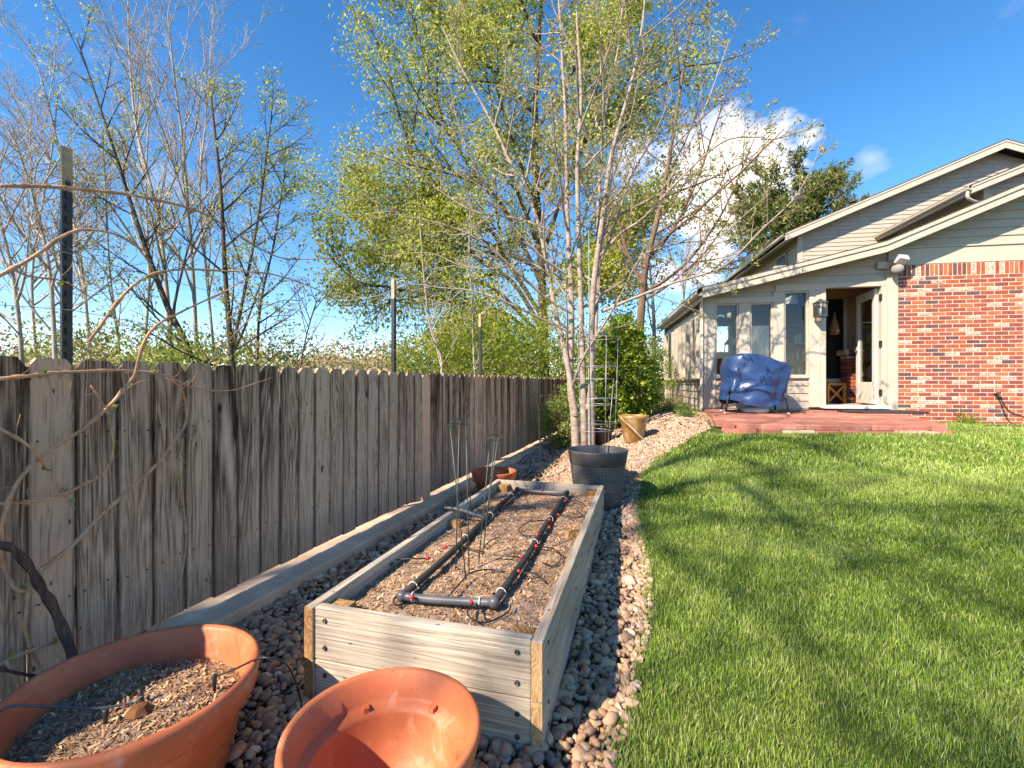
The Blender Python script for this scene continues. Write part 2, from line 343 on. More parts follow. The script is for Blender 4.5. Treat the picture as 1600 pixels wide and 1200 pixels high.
M['ceramic'] = None
def ceramic():
    N = NM('ochre_glaze', .3, .5); co = N.coord('Object'); f = N.noise(co, 4.5, 5, .6, 1.0); c = N.ramp(f, [(.3, (.15, .075, .025)), (.5, (.29, .16, .055)), (.62, (.40, .28, .15)), (.75, (.24, .23, .22))]); N.link(c, 'Base Color'); return N.m
M['ceramic'] = ceramic()
def bark(name, dark, light, sc=(14, 14, 3), bump=.5):
    N = NM(name, .9, .15); co = N.coord('Object', sc); f = N.noise(co, 1, 6, .65); N.link(N.ramp(f, [(.32, dark), (.7, light)]), 'Base Color'); N.bump(f, bump, .02); return N.m
M['bark_dark'] = bark('dark_bark', (.035, .027, .020), (.14, .105, .08)); M['bark_pale'] = bark('pale_bark', (.20, .17, .14), (.50, .45, .39)); M['bark_grey'] = bark('smooth_bark', (.20, .155, .125), (.42, .355, .30), (10, 10, 22), .25)
M['bark_red'] = bark('brown_bark', (.07, .042, .028), (.22, .15, .11)); M['cane'] = bark('vine_cane', (.40, .21, .115), (.66, .41, .255), (40, 40, 20), .3); M['vine_wood'] = bark('vine_trunk', (.055, .030, .024), (.20, .125, .10), (60, 60, 9), 1)
def leafm(name, stops, trans=.4, rough=.5): return by_attr(name, stops, rough, .3, obj=False, ns=2, nv=.25, bump=0, trans=trans)
M['leaf_spring'] = leafm('spring_leaf', [(0, (.18, .22, .025)), (.4, (.36, .41, .06)), (.8, (.52, .55, .13)), (1, (.62, .60, .26))], .45)
M['leaf_bud'] = leafm('bud_leaf', [(0, (.20, .22, .05)), (.5, (.36, .38, .12)), (1, (.52, .48, .24))], .4)
M['leaf_lime'] = leafm('lime_leaf', [(0, (.08, .15, .015)), (.5, (.20, .30, .04)), (1, (.36, .43, .08))], .4)
M['leaf_dark'] = leafm('glossy_leaf', [(0, (.09, .15, .03)), (.5, (.20, .29, .06)), (.85, (.36, .42, .12)), (1, (.50, .28, .12))], .25, .35)
M['leaf_juniper'] = leafm('juniper_leaf', [(0, (.08, .14, .015)), (.5, (.21, .31, .035)), (1, (.40, .48, .07))], .25)
M['leaf_pine'] = leafm('pine_needle', [(0, (.05, .08, .018)), (.5, (.12, .16, .035)), (1, (.24, .26, .07))], .2)
M['leaf_brush'] = leafm('brush_leaf', [(0, (.17, .19, .05)), (.5, (.30, .32, .10)), (1, (.44, .40, .18))], .3)
M['leaf_russet'] = leafm('russet_leaf', [(0, (.24, .13, .08)), (.5, (.38, .23, .14)), (1, (.40, .34, .15))], .3)
M['leaf_green'] = leafm('garden_leaf', [(0, (.05, .10, .015)), (.5, (.11, .20, .03)), (1, (.21, .30, .06))], .35)

# ------------------------------------------------------------------ ground, lawn outline
EDGE_PX = [(1108, 670), (1085, 682), (1060, 697), (1035, 713), (1012, 730), (1000, 748), (993, 775), (990, 800), (995, 830), (1004, 870), (1010, 920), (1008, 960), (1000, 1000), (990, 1050), (978, 1100), (965, 1140), (945, 1198)]
EDGE = [onground(*p) for p in EDGE_PX]
EDGE_Y = np.array([p.y for p in EDGE])[::-1]; EDGE_X = np.array([p.x for p in EDGE])[::-1]
def lawn_left(y):
    return np.interp(y, np.concatenate([[-3], EDGE_Y]), np.concatenate([[EDGE_X[0]-.1], EDGE_X]))
HO = Vector((.783, 9.195, 0)); HR = R(7.48)
hxv = Vector((math.cos(HR), math.sin(HR), 0)); hyv = Vector((-math.sin(HR), math.cos(HR), 0))
def H2W(x, y, z=0): return HO+hxv*x+hyv*y+Vector((0, 0, z))
def W2H(x, y): d = Vector((x, y, 0))-HO; return d.dot(hxv), d.dot(hyv)
PATIO = [(-.02, .3), (-.18, -1.2), (-.40, -2.5), (-.30, -2.68), (.5, -2.72), (1.4, -2.66), (2.22, -2.56), (2.34, -2.4), (2.6, -1.4), (3.15, .3)]
def in_poly(x, y, poly):
    c = False; n = len(poly)
    for i in range(n):
        (x0, y0), (x1, y1) = poly[i], poly[i-1]
        if (y0 > y) != (y1 > y) and x < (x1-x0)*(y-y0)/(y1-y0)+x0: c = not c
    return c

def sheet(name, xs, ys, zf, mat, keep=None, kind='structure'):
    X, Y = np.meshgrid(xs, ys); Z = zf(X, Y); n, m = X.shape
    V = np.stack([X.ravel(), Y.ravel(), Z.ravel()], 1); I = np.arange(n*m).reshape(n, m)
    F = np.stack([I[:-1, :-1], I[:-1, 1:], I[1:, 1:], I[1:, :-1]], -1).reshape(-1, 4)
    if keep is not None:
        c = V[F].mean(1); F = F[keep(c[:, 0], c[:, 1])]
    o = ob(name, mesh_np(name, V, F, True), mat); tag(o, kind=kind); return o
# one sheet to the horizon
gx = np.concatenate([[-1500, -400, -120, -40, -14, -6], np.arange(-4, 8.01, .25), [10, 14, 40, 120, 400, 1500]])
gy = np.concatenate([[-1500, -300, -60, -12, -6], np.arange(-4, 13.01, .25), [16, 24, 60, 150, 500, 2500]])
gnd = sheet('ground', gx, gy, lambda x, y: terrain(x, y)-.05, M['far_ground'])
gravel = sheet('gravel_bed', np.arange(-1.96, 1.2, .06), np.arange(-1.2, 11.0, .06), lambda x, y: terrain(x, y)-.012, M['ground'], lambda x, y: (x < lawn_left(y)+.06) & (y < 4.9))
tan = sheet('gravel_path', np.arange(-1.96, 1.9, .06), np.arange(3.6, 14.0, .06), lambda x, y: terrain(x, y)-.006, M['tan_ground'], lambda x, y: (x < lawn_left(y)+.3) & (x > -1.25-.4*sstep(6, 8, y)) & (y > 4.0))
lawn = sheet('lawn', np.concatenate([np.arange(-.8, 3, .05), np.arange(3, 12, .4)]), np.arange(-2.5, 9.6, .1), lambda x, y: terrain(x, y)+.004, M['soil_dark'], lambda x, y: (x > lawn_left(y)) & ((y < 6.9) | (x > 2.2)))

rng = np.random.default_rng(7)
# ------------------------------------------------------------------ fence on its concrete kerb
FX = -2.11; F0, F1 = -1.6, 13.6
P = []; ks = np.linspace(F0, F1, 90)
V = []; rr = random.Random(3)
for y in ks:
    j = [rr.uniform(-.006, .006) for _ in range(2)]
    V += [(-2.30, y, -.05), (-1.93+j[0], y, -.05), (-1.948+j[0], y, .100+j[1]*.4), (-1.962+j[0], y, .1125+j[1]*.3), (-2.30, y, .1125)]
kb = MB().add(V, [tuple(i*5+q for q in (a, b)) + tuple((i+1)*5+q for q in (b, a)) for i in range(len(ks)-1) for a, b in ((0, 1), (1, 2), (2, 3), (3, 4))] + [(0, 1, 2, 3, 4)])
k = kb.build('concrete_kerb', M['concrete']); tag(k, 'long low concrete kerb running under the wooden fence', 'kerb')

fence = empty('picket_fence', (FX, 0, 0)); tag(fence, 'weathered grey brown dog-eared wooden fence along the gravel', 'fence')
def picket_mesh(wd, ht, th, seed):
    r = random.Random(seed); c = .026
    ys = [-wd/2, -wd/2+c, wd/2-c, wd/2]; V = []; lev = [0, .3, .6, .85, 1]
    for s in (0, 1):
        for q in lev[:-1]:
            bow = r.uniform(-.003, .003)
            for yy in ys: V.append((-s*th+bow, yy+r.uniform(-.0012, .0012), q*ht))
        for yy, dz in zip(ys, (-.032+r.uniform(-.006, .006), 0, 0, -.032+r.uniform(-.006, .006))): V.append((-s*th, yy, ht+dz))
    n1 = 20; F = []
    for i in range(4):
        for j in range(3):
            a, b, c2, d = i*4+j, i*4+j+1, (i+1)*4+j+1, (i+1)*4+j
            F += [(a, b, c2, d), (n1+d, n1+c2, n1+b, n1+a)]
        F += [(i*4+3, n1+i*4+3, n1+i*4+7, i*4+7), (i*4, i*4+4, n1+i*4+4, n1+i*4)]
    for j in range(3): F += [(16+j, 17+j, n1+17+j, n1+16+j), (j+1, j, n1+j, n1+j+1)]
    m = MB().add(V, F); return mesh_np('picket', np.concatenate(m.V), [np.array(v, np.int32) for v in m.F.values()])
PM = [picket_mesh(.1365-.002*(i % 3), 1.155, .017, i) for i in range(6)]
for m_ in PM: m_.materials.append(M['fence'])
newp = picket_mesh(.15, 1.17, .02, 77); newp.materials.append(M['fence_new'])
y = .985-.143*17; i = 0; pr_ = random.Random(11)
nails = MB()
while y < F1:
    fresh = abs(y-3.975) < .0716 or abs(y-5.9) < .0716
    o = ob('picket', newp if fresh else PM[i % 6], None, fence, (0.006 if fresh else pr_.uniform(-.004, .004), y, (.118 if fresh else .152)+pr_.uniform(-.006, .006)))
    o.rotation_euler = (pr_.uniform(-.006, .006), 0, pr_.uniform(-.03, .03))
    if fresh: o['label'] = 'fresh orange brown replacement board among grey pickets'
    for zz in (.42, 1.02):
        for dy in (-.04, .04):
            nails.lathe([(.0001, .0), (.004, 0), (.004, .003), (.0001, .003)], 6)
            nails.V[-1] = nails.V[-1][:, [2, 1, 0]]+np.array([.004, y+dy+pr_.uniform(-.008, .008), zz+pr_.uniform(-.012, .012)])
    y += .1425+pr_.uniform(-.0012, .0018); i += 1
no = nails.build('nail_heads', M['screw'], fence); tag(no, kind='stuff')
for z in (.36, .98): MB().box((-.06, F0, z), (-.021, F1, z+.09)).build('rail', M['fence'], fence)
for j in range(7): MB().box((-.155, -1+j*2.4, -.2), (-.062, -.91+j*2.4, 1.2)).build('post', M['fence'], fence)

# steel T posts that carry the vine wires
def tpost(y, top, label):
    p = empty('steel_post', (FX-.075-.02, y, 0)); tag(p, label, 'post', 'steel posts behind the fence')
    b = MB().box((-.004, -.0175, -.3), (.004, .0175, top-.17)).box((-.034, -.003, -.3), (-.0042, .003, top-.17)); b.build('shaft', M['steel_black'], p)
    MB().box((-.004, -.0177, top-.1695), (.004, .0177, top)).box((-.034, -.003, top-.1695), (-.0042, .003, top)).build('bare_tip', M['post_tip'], p)
    st = MB()
    for q in range(34): st.box((.0042, -.006, .4+q*.048), (.011, .006, .425+q*.048))
    o = st.build('studs', M['steel_black'], p); tag(o, kind='stuff'); return p
tpost(1.217, 2.135, 'thickest looking dark steel post with tan tip before the bare trees')
tpost(3.59, 2.12, 'dark steel post with pale tip rising behind the middle of the fence')
tpost(5.66, 2.105, 'thin far dark steel post above the fence before the green tree')
for z, lab in ((2.0, 'topmost thin wire strung between the steel posts'), (1.72, 'middle thin wire strung between the steel posts'), (1.5, 'lowest thin wire strung between the steel posts above fence')):
    pts = []
    for a, b in ((-1.6, 1.217), (1.217, 3.59), (3.59, 5.66), (5.66, 8.2)):
        for t in np.linspace(0, 1, 8)[(1 if pts else 0):]: pts.append((FX-.07, a+(b-a)*t, z-.05*4*t*(1-t)))
    o = MB().tube(pts, .0014, 4).build('trellis_wire', M['wire']); tag(o, lab, 'wire', 'trellis wires above the fence')

# ------------------------------------------------------------------ house
house = empty('house', HO, HR); tag(house, 'taupe sided house with brick wall, sunroom and open glass door', 'house')
def hb(name, mat, *boxes, parent=house, bevel=0):
    m = MB()
    for a, b in boxes: m.box(a, b)
    return m.build(name, mat, parent, bevel=bevel)
def laps(parent, region, y, pitch, z0, mat=None, axis='x', sgn=-1, name='siding_board'):
    """lap siding: region convex polygon in (u,z) on plane y (axis x: wall faces -y, axis y: wall faces -x)"""
    zs = [p[1] for p in region]; z = z0
    while z < max(zs):
        poly = clip(clip(region, 0, -1, -z), 0, 1, z+pitch-.001)
        if len(poly) >= 3 and max(p[1] for p in poly)-min(p[1] for p in poly) > .01:
            def fr(u, zz, z=z):
                t = .018*(1-(zz-z)/pitch)+.004
                return (u, y-t, zz) if axis == 'x' else (y-t, u, zz)
            def bk(u, zz): return (u, y+.001, zz) if axis == 'x' else (y+.001, u, zz)
            MB().prism(poly, fr, bk).build(name, mat or M['paint'], parent)
        z += pitch
fl = lambda x: 2.70+.232*(x+.08)                          # underside of the sunroom roof
flB = lambda x: 3.36+.42*(x-2.77)
# sunroom front wall
fw = hb('sunroom_wall', M['paint'], ((.0, .03, .55), (1.75, .11, 1.30)), ((.0, .03, 2.66), (1.30, .11, 2.95)), ((1.20, .03, 2.87), (2.9, .11, 3.3)), ((.0, .03, 1.29), (.20, .11, 2.70)))
laps(fw, [(.19, .62), (1.745, .62), (1.745, 1.285), (.19, 1.285)], .028, .135, .62)
laps(fw, [(.0, 2.745), (1.2, 2.745), (1.2, fl(1.2)+.05), (.0, fl(0)+.05)], .028, .136, 2.70)
laps(fw, [(1.2, 2.95), (2.96, 2.95), (2.96, fl(2.96)+.05), (1.2, fl(1.2)+.05)], .028, .136, 2.95)
hb('corner_board', M['trim'], ((-.004, -.014, .60), (.195, .028, 2.78)), bevel=.003)
hb('sill_board', M['trim'], ((.197, -.030, 1.288), (1.742, .03, 1.322)), bevel=.003)
hb('window_header', M['trim'], ((.197, -.016, 2.642), (1.198, .029, 2.744)), ((1.20, -.016, 2.83), (1.95, .029, 2.95)), bevel=.003)
for a, b, t in ((.592, .781, 2.641), (1.168, 1.343, 2.829)): hb('window_post', M['trim'], ((a, -.012, 1.323), (b, .08, t)), bevel=.003)
hb('door_side_board', M['trim'], ((1.744, -.013, .78), (1.932, .10, 2.829)), bevel=.003)
for a, b, t in ((.197, .590, 2.640), (.783, 1.166, 2.640), (1.345, 1.742, 2.828)):
    wdw = hb('window', M['trim'], ((a, .012, 1.324), (a+.028, .075, t)), ((b-.028, .012, 1.324), (b, .075, t)), ((a+.0285, .012, 1.324), (b-.0285, .075, 1.352)), ((a+.0285, .012, t-.028), (b-.0285, .075, t)))
    hb('pane', M['glass'], ((a+.029, .048, 1.353), (b-.029, .054, t-.029)), parent=wdw)
# doorway
hb('door_casing', M['trim'], ((1.934, -.022, .80), (2.014, .11, 2.868)), ((2.878, -.022, .80), (2.962, .11, 2.868)), ((1.934, -.024, 2.869), (2.962, .11, 2.945)), bevel=.004)
hb('end_board', M['trim'], ((2.964, -.012, .72), (3.138, .11, 3.22)), bevel=.003)
hb('threshold', M['white'], ((1.93, -.17, .765), (2.96, .12, .82)), bevel=.006)
dr = empty('door', (2.862, .10, 0), 0, house); dr.rotation_euler = (0, 0, R(180-97))
DW = .80
hb('door_frame', M['white'], ((0, -.022, .835), (.115, .022, 2.85)), ((DW-.115, -.022, .835), (DW, .022, 2.85)), ((.1155, -.022, .835), (DW-.1155, .022, 1.22)), ((.1155, -.022, 2.70), (DW-.1155, .022, 2.85)), parent=dr, bevel=.003)
hb('door_glass', M['glass'], ((.116, -.005, 1.221), (DW-.116, .005, 2.699)), parent=dr)
MB().tube([(DW-.06, y, 1.80) for y in (-.075, -.07, -.055, -.03, .03, .055, .07, .075)], [.012, .028, .03, .012, .012, .03, .028, .012], 12).build('handle', M['screw'], dr, True)
MB().tube([(DW-.06, y, 1.93) for y in (-.038, -.036, .036, .038)], [.02, .026, .026, .02], 12).build('deadbolt', M['screw'], dr)
for z in (.98, 1.82, 2.62): hb('hinge', M['screw'], ((2.858, -.028, z), (2.885, .02, z+.11)))
# brick front wall
bw = hb('brick_wall', M['mortar'], ((3.14, -.005, .30), (13.4, .20, 3.218)))
BM = mesh_np('brick', *(lambda m: (np.concatenate(m.V), [np.array(v, np.int32) for v in m.F.values()]))(MB().box((0, -.012, 0), (.187, .02, .0515)))); BM.materials.append(M['brick'])
SM = mesh_np('soldier_brick', *(lambda m: (np.concatenate(m.V), [np.array(v, np.int32) for v in m.F.values()]))(MB().box((0, -.012, 0), (.0525, .02, .188)))); SM.materials.append(M['brick'])
br = random.Random(5); cnt = 0; rest = MB(); rest_r = []
x = 3.142
while x < 13.3:
    if x < 5.3: ob('soldier_brick', SM, None, bw, (x, br.uniform(-.002, .002), 3.022))
    else: rest.box((x, -.012, 3.022), (x+.0525, .02, 3.21)); rest_r += [br.random()]*8
    x += .0678
row = 0; z = 3.022-.0677; blist = []
while z > .34:
    x = 3.142-(.1015 if row % 2 else 0)
    while x < 13.1:
        blist.append((x, z)); x += .2023
    z -= .0677; row += 1
for x, z in blist:
    xa = max(x, 3.142); wdt = x+.192-xa; 
    if wdt < .02: continue
    vis = 3.2 < x < 4.78 and z > .62
    if vis and cnt < 300 and xa == x:
        ob('brick', BM, None, bw, (x, br.uniform(-.002, .002), z)); cnt += 1
    else:
        d = br.uniform(-.002, .002); rest.box((xa, -.012+d, z), (x+.187, .02, z+.0515)); rest_r += [br.random()]*8
o = rest.build('edge_bricks', M['brick'], bw, attr=rest_r); tag(o, kind='stuff')
hb('frieze_board', M['trim'], ((2.99, -.014, 3.221), (13.4, .10, 3.49)), bevel=.003); hb('frieze_drip', M['trim'], ((3.0, -.034, 3.491), (13.4, .09, 3.515)))
gw = MB().prism([(2.9, 3.30), (13.4, 3.30), (13.4, flB(3.0)+.1), (8.2, flB(8.2)+.06), (2.9, flB(2.9)+.1)], lambda u, z: (u, .03, z), lambda u, z: (u, .10, z)).build('gable_wall', M['paint'], house)
laps(gw, [(2.95, 3.516), (13.35, 3.516), (13.35, flB(3.05)+.06), (8.2, flB(8.2)+.05), (2.95, flB(2.95)+.06)], .028, .136, 3.516)
hb('corner_strip', M['trim'], ((4.955, -.035, .3), (5.03, .011, 3.19)))
# sunroom side wall with deep mullions
sw = hb('side_wall', M['paint'], ((.028, .0, .5), (.10, 4.70, 1.25)), ((.028, .0, 2.52), (.10, 4.70, 2.84)))
laps(sw, [(.03, .58), (4.66, .58), (4.66, 1.245), (.03, 1.245)], .026, .14, .62, axis='y')
hb('side_sill', M['trim'], ((-.03, .03, 1.25), (.10, 4.66, 1.285)), bevel=.003); hb('side_header', M['trim'], ((-.016, .03, 2.45), (.10, 4.66, 2.60)), bevel=.003)
for j in range(10):
    yy = .30+j*.46
    hb('side_mullion', M['trim'], ((-.10, yy-.13, 1.286), (.09, yy+.03, 2.449)))
hb('side_glass', M['glass'], ((.045, .1, 1.286), (.05, 4.6, 2.449)))
hb('end_post', M['trim'], ((-.016, 4.661, .55), (.09, 4.80, 2.84)), ((-.016, .029, .6), (.09, .12, 2.449)), bevel=.003)
hb('downspout', M['gutter'], ((-.075, -.05, .74), (-.02, .02, 2.72)), bevel=.01)
# interior of the sunroom
hb('sunroom_floor', M['tanstone'], ((.10, .12, .70), (6.0, 5.0, .80)))
hb('back_wall', M['interior'], ((.1, 3.2, .8), (.55, 3.3, 2.72)), ((1.35, 3.2, .8), (1.75, 3.3, 2.98)), ((3.4, 3.2, .8), (6.0, 3.3, 3.5)), ((.55, 3.2, 2.6), (1.349, 3.3, 2.80)), ((1.751, 3.2, 2.6), (3.399, 3.3, 3.1)), ((.55, 3.2, .8), (1.35, 3.3, 1.3)))
hb('end_wall', M['interior'], ((5.4, .12, .8), (5.5, 3.2, 4.3)))
hb('inner_wall', M['interior'], ((2.72, 1.80, .8), (5.4, 1.9, 3.4)))
iw = hb('inner_window', M['white'], ((2.74, 1.76, 1.22), (2.80, 1.80, 2.95)), ((3.14, 1.76, 1.22), (3.20, 1.80, 2.95)), ((2.801, 1.76, 1.22), (3.139, 1.80, 1.29)))
hb('pane', M['screen'], ((2.802, 1.775, 1.291), (3.138, 1.785, 2.95)), parent=iw)
iw = hb('inner_window', M['white'], ((.56, 3.16, 1.3), (.64, 3.24, 2.6)), ((1.27, 3.16, 1.3), (1.35, 3.24, 2.6)), ((.64, 3.16, 1.3), (1.27, 3.24, 1.38)), ((.64, 3.16, 1.9), (1.27, 3.24, 1.96)))
hb('pane', M['glass'], ((.645, 3.20, 1.385), (1.265, 3.21, 1.895)), parent=iw)
ib = MB(); ir = []
for r_ in range(6):
    for q in range(10):
        ib.box((2.82+q*.202-(.1 if r_ % 2 else 0), 1.70, .80+r_*.068), (3.01+q*.202-(.1 if r_ % 2 else 0), 1.758, .858+r_*.068)); ir += [br.random()]*8
for r_ in range(14):                                      # brick pier beside the door and its cap
    for q in range(3): ib.box((2.98+q*.13, 1.3, .80+r_*.068), (3.10+q*.13, 1.55, .858+r_*.068)); ir += [br.random()]*8
for q in range(8): ib.box((2.93+q*.062, 1.24, 1.755), (2.985+q*.062, 1.6, 1.86)); ir += [br.random()]*8
for r_ in range(24): ib.box((1.36, 3.02, .80+r_*.068), (1.55, 3.19, .858+r_*.068)); ir += [br.random()]*8
o = ib.build('inner_bricks', M['brick'], house, attr=ir); tag(o, kind='stuff')
# roofs
def slab(name, pts, th, mat):                            # pts: 4 corners (x,y,z) of the top
    return MB().add([p for p in pts]+[(p[0], p[1], p[2]-th) for p in pts], [(0, 1, 2, 3), (7, 6, 5, 4)]+[(i, i+4, (i+1) % 4+4, (i+1) % 4) for i in range(4)]).build(name, mat, house)
Z = lambda x: fl(x)+.175
def zB(x): return Z(2.77)+.42*(x-2.77)
slab('sunroom_roof', [(-.16, -.36, Z(-.16)+.022), (2.77, -.36, Z(2.77)+.022), (2.77, 4.95, Z(2.77)+.022), (-.16, 4.95, Z(-.16)+.022)], .02, M['shingle'])
slab('sunroom_soffit', [(-.10, -.31, Z(-.1)-.12), (2.77, -.31, Z(2.77)-.12), (2.77, 4.9, Z(2.77)-.12), (-.10, 4.9, Z(-.1)-.12)], .02, M['trim'])
slab('main_roof', [(2.77, -.36, zB(2.77)+.022), (8.2, -.36, zB(8.2)+.022), (8.2, 9.0, zB(8.2)+.022), (2.77, 9.0, zB(2.77)+.022)], .02, M['shingle'])
slab('main_soffit', [(2.77, -.31, zB(2.77)-.12), (8.2, -.31, zB(8.2)-.12), (8.2, 9.0, zB(8.2)-.12), (2.77, 9.0, zB(2.77)-.12)], .02, M['trim'])
def rake(name, x0, z0, x1, z1, y, dz, th=.03, parent=house, drip=True):
    MB().prism([(x0, z0-dz), (x1, z1-dz), (x1, z1), (x0, z0)], lambda u, z: (u, y, z), lambda u, z: (u, y+th, z)).build(name, M['trim'], parent, bevel=.003)
    if drip: MB().prism([(x0, z0-.055), (x1, z1-.055), (x1, z1+.001), (x0, z0+.001)], lambda u, z: (u, y-.02, z), lambda u, z: (u, y-.001, z)).build(name+'_trim', M['trim'], parent)
slab('main_roof', [(8.203, -.36, zB(8.2)+.022), (13.7, -.36, zB(2.7)+.022), (13.7, 9.0, zB(2.7)+.022), (8.203, 9.0, zB(8.2)+.022)], .02, M['shingle'])
slab('main_soffit', [(8.203, -.31, zB(8.2)-.12), (13.6, -.31, zB(2.8)-.12), (13.6, 9.0, zB(2.8)-.12), (8.203, 9.0, zB(8.2)-.12)], .02, M['trim'])
hb('right_side_wall', M['paint'], ((13.3, .21, .3), (13.39, 8.5, 3.6)))
rake('sunroom_fascia', -.10, Z(-.10), 2.769, Z(2.769), -.345, .172)
rake('main_fascia', 2.771, zB(2.771), 8.2, zB(8.2), -.346, .175); rake('main_fascia', 8.201, zB(8.2), 13.65, zB(2.75), -.346, .175)
hb('side_fascia', M['trim'], ((-.115, -.30, 2.66), (-.085, 4.9, 2.835)))
def gutter(name, x, y0, y1, z, parent=house):
    prof = [(0, 0), (-.05, -.004), (-.085, .03), (-.09, .085), (-.10, .09), (-.10, .10), (-.078, .10), (-.076, .035), (-.045, .006), (-.0, .008)]
    return MB().prism([(a, b) for a, b in prof], lambda a, b: (x+a, y0, z+b), lambda a, b: (x+a, y1, z+b)).build(name, M['gutter'], parent)
gutter('side_gutter', -.117, -.36, 4.95, 2.74)
# taller rear gable
DY = 8.5; DZ = lambda x: 8.66-.405*abs(x-10.72)
rg = MB().prism([(4.94, 1.0), (16.5, 1.0), (16.5, DZ(16.5)), (10.72, DZ(10.72)), (4.94, DZ(4.94))], lambda u, z: (u, DY+.03, z), lambda u, z: (u, DY+.2, z)).build('rear_gable_wall', M['paint'], house)
laps(rg, [(4.94, 4.2), (10.72, 4.2), (10.72, DZ(10.72)-.05), (4.94, DZ(4.94)-.05)], DY+.028, .136, 4.2)
laps(rg, [(10.72, 6.0), (13.2, 6.0), (13.2, DZ(13.2)-.05), (10.72, DZ(10.72)-.05)], DY+.028, .136, 6.056)
hb('rear_corner_board', M['trim'], ((4.90, DY-.01, 3.0), (5.07, DY+.028, DZ(5.0)-.05)))
rake('rear_fascia', 4.36, DZ(4.36)+.15, 10.72, DZ(10.72)+.15, DY-.42, .25); rake('rear_fascia', 10.722, DZ(10.722)+.15, 16.5, DZ(16.5)+.15, DY-.42, .25)
slab('rear_roof', [(4.30, DY-.45, DZ(4.30)+.175), (10.72, DY-.45, DZ(10.72)+.175), (10.72, DY+9, DZ(10.72)+.175), (4.30, DY+9, DZ(4.30)+.175)], .02, M['shingle'])
slab('rear_roof', [(10.725, DY-.45, DZ(10.72)+.175), (16.5, DY-.45, DZ(16.5)+.175), (16.5, DY+9, DZ(16.5)+.175), (10.725, DY+9, DZ(10.72)+.175)], .02, M['shingle'])
slab('rear_soffit', [(4.42, DY-.38, DZ(4.42)-.06), (10.72, DY-.38, DZ(10.72)-.06), (10.72, DY+8.9, DZ(10.72)-.06), (4.42, DY+8.9, DZ(4.42)-.06)], .02, M['trim'])
gutter('rear_gutter', 4.36, DY-.44, DY+9, DZ(4.36)+.03)
rs = hb('rear_side_wall', M['paint'], ((4.97, DY+.21, 1.0), (5.05, DY+8.8, DZ(4.97)-.02)))
laps(rs, [(DY+.03, 4.0), (DY+8.8, 4.0), (DY+8.8, 6.28), (DY+.03, 6.28)], 4.965, .136, 4.05, axis='y')
wv = hb('rear_window', M['trim'], ((4.90, DY+1.0, 5.05), (4.946, DY+1.9, 5.95))); hb('pane', M['screen'], ((4.88, DY+1.08, 5.13), (4.899, DY+1.82, 5.87)), parent=wv)
# upper front bay with its eave gutter
CY = 4.5; CZf = lambda x: 6.16+.40*(x-7.35)
cw = MB().prism([(7.85, 3.0), (12, 3.0), (12, CZf(12)-.05), (7.85, CZf(7.85)-.05)], lambda u, z: (u, CY+.38, z), lambda u, z: (u, CY+.5, z)).build('upper_wall', M['paint'], house)
laps(cw, [(7.85, 4.8), (12, 4.8), (12, CZf(12)-.06), (7.85, CZf(7.85)-.06)], CY+.378, .136, 4.8)
hb('upper_corner_board', M['trim'], ((7.83, CY+.34, 4.0), (7.98, CY+.377, CZf(7.9)-.1))); hb('upper_side_wall', M['paint'], ((11.92, CY+.51, 3.0), (12.0, DY, CZf(12)-.3))); hb('upper_side_wall', M['paint'], ((7.86, CY+.51, 3.0), (7.94, DY-.0, CZf(7.85)-.05)))
slab('upper_roof', [(7.30, CY-.03, CZf(7.30)+.022), (12, CY-.03, CZf(12)+.022), (12, DY+.02, CZf(12)+.022), (7.30, DY+.02, CZf(7.30)+.022)], .02, M['shingle'])
slab('upper_soffit', [(7.36, CY+.02, CZf(7.36)-.19), (12, CY+.02, CZf(12)-.19), (12, DY, CZf(12)-.19), (7.36, DY, CZf(7.36)-.19)], .02, M['trim'])
rake('upper_fascia', 7.33, CZf(7.33), 12, CZf(12), CY, .20); gutter('upper_gutter', 7.33, CY-.02, DY, CZf(7.33)-.12)
hb('upper_eave_board', M['trim'], ((7.332, CY+.04, CZf(7.33)-.2), (7.36, DY, CZf(7.33)+.0)))
MB().tube(crom([H2W(0, 0)*0+Vector((7.29, CY+.06, CZf(7.3)-.12)), (7.29, CY+.08, CZf(7.3)-.22), (7.36, CY+.12, CZf(7.3)-.30), (7.62, CY+.24, CZf(7.3)-.34), (7.80, CY+.32, CZf(7.3)-.30)], 4), .04, 8).build('downspout_elbow', M['gutter'], house, True)
MB().tube([(7.15, 9.6, 6.9), (7.15, 9.6, 7.66)], .06, 10).lathe([(.001, 0), (.11, 0), (.12, .03), (.07, .07), (.001, .08)], 12, (7.15, 9.6, 7.66)).build('vent_pipe', M['shingle'], house, True)

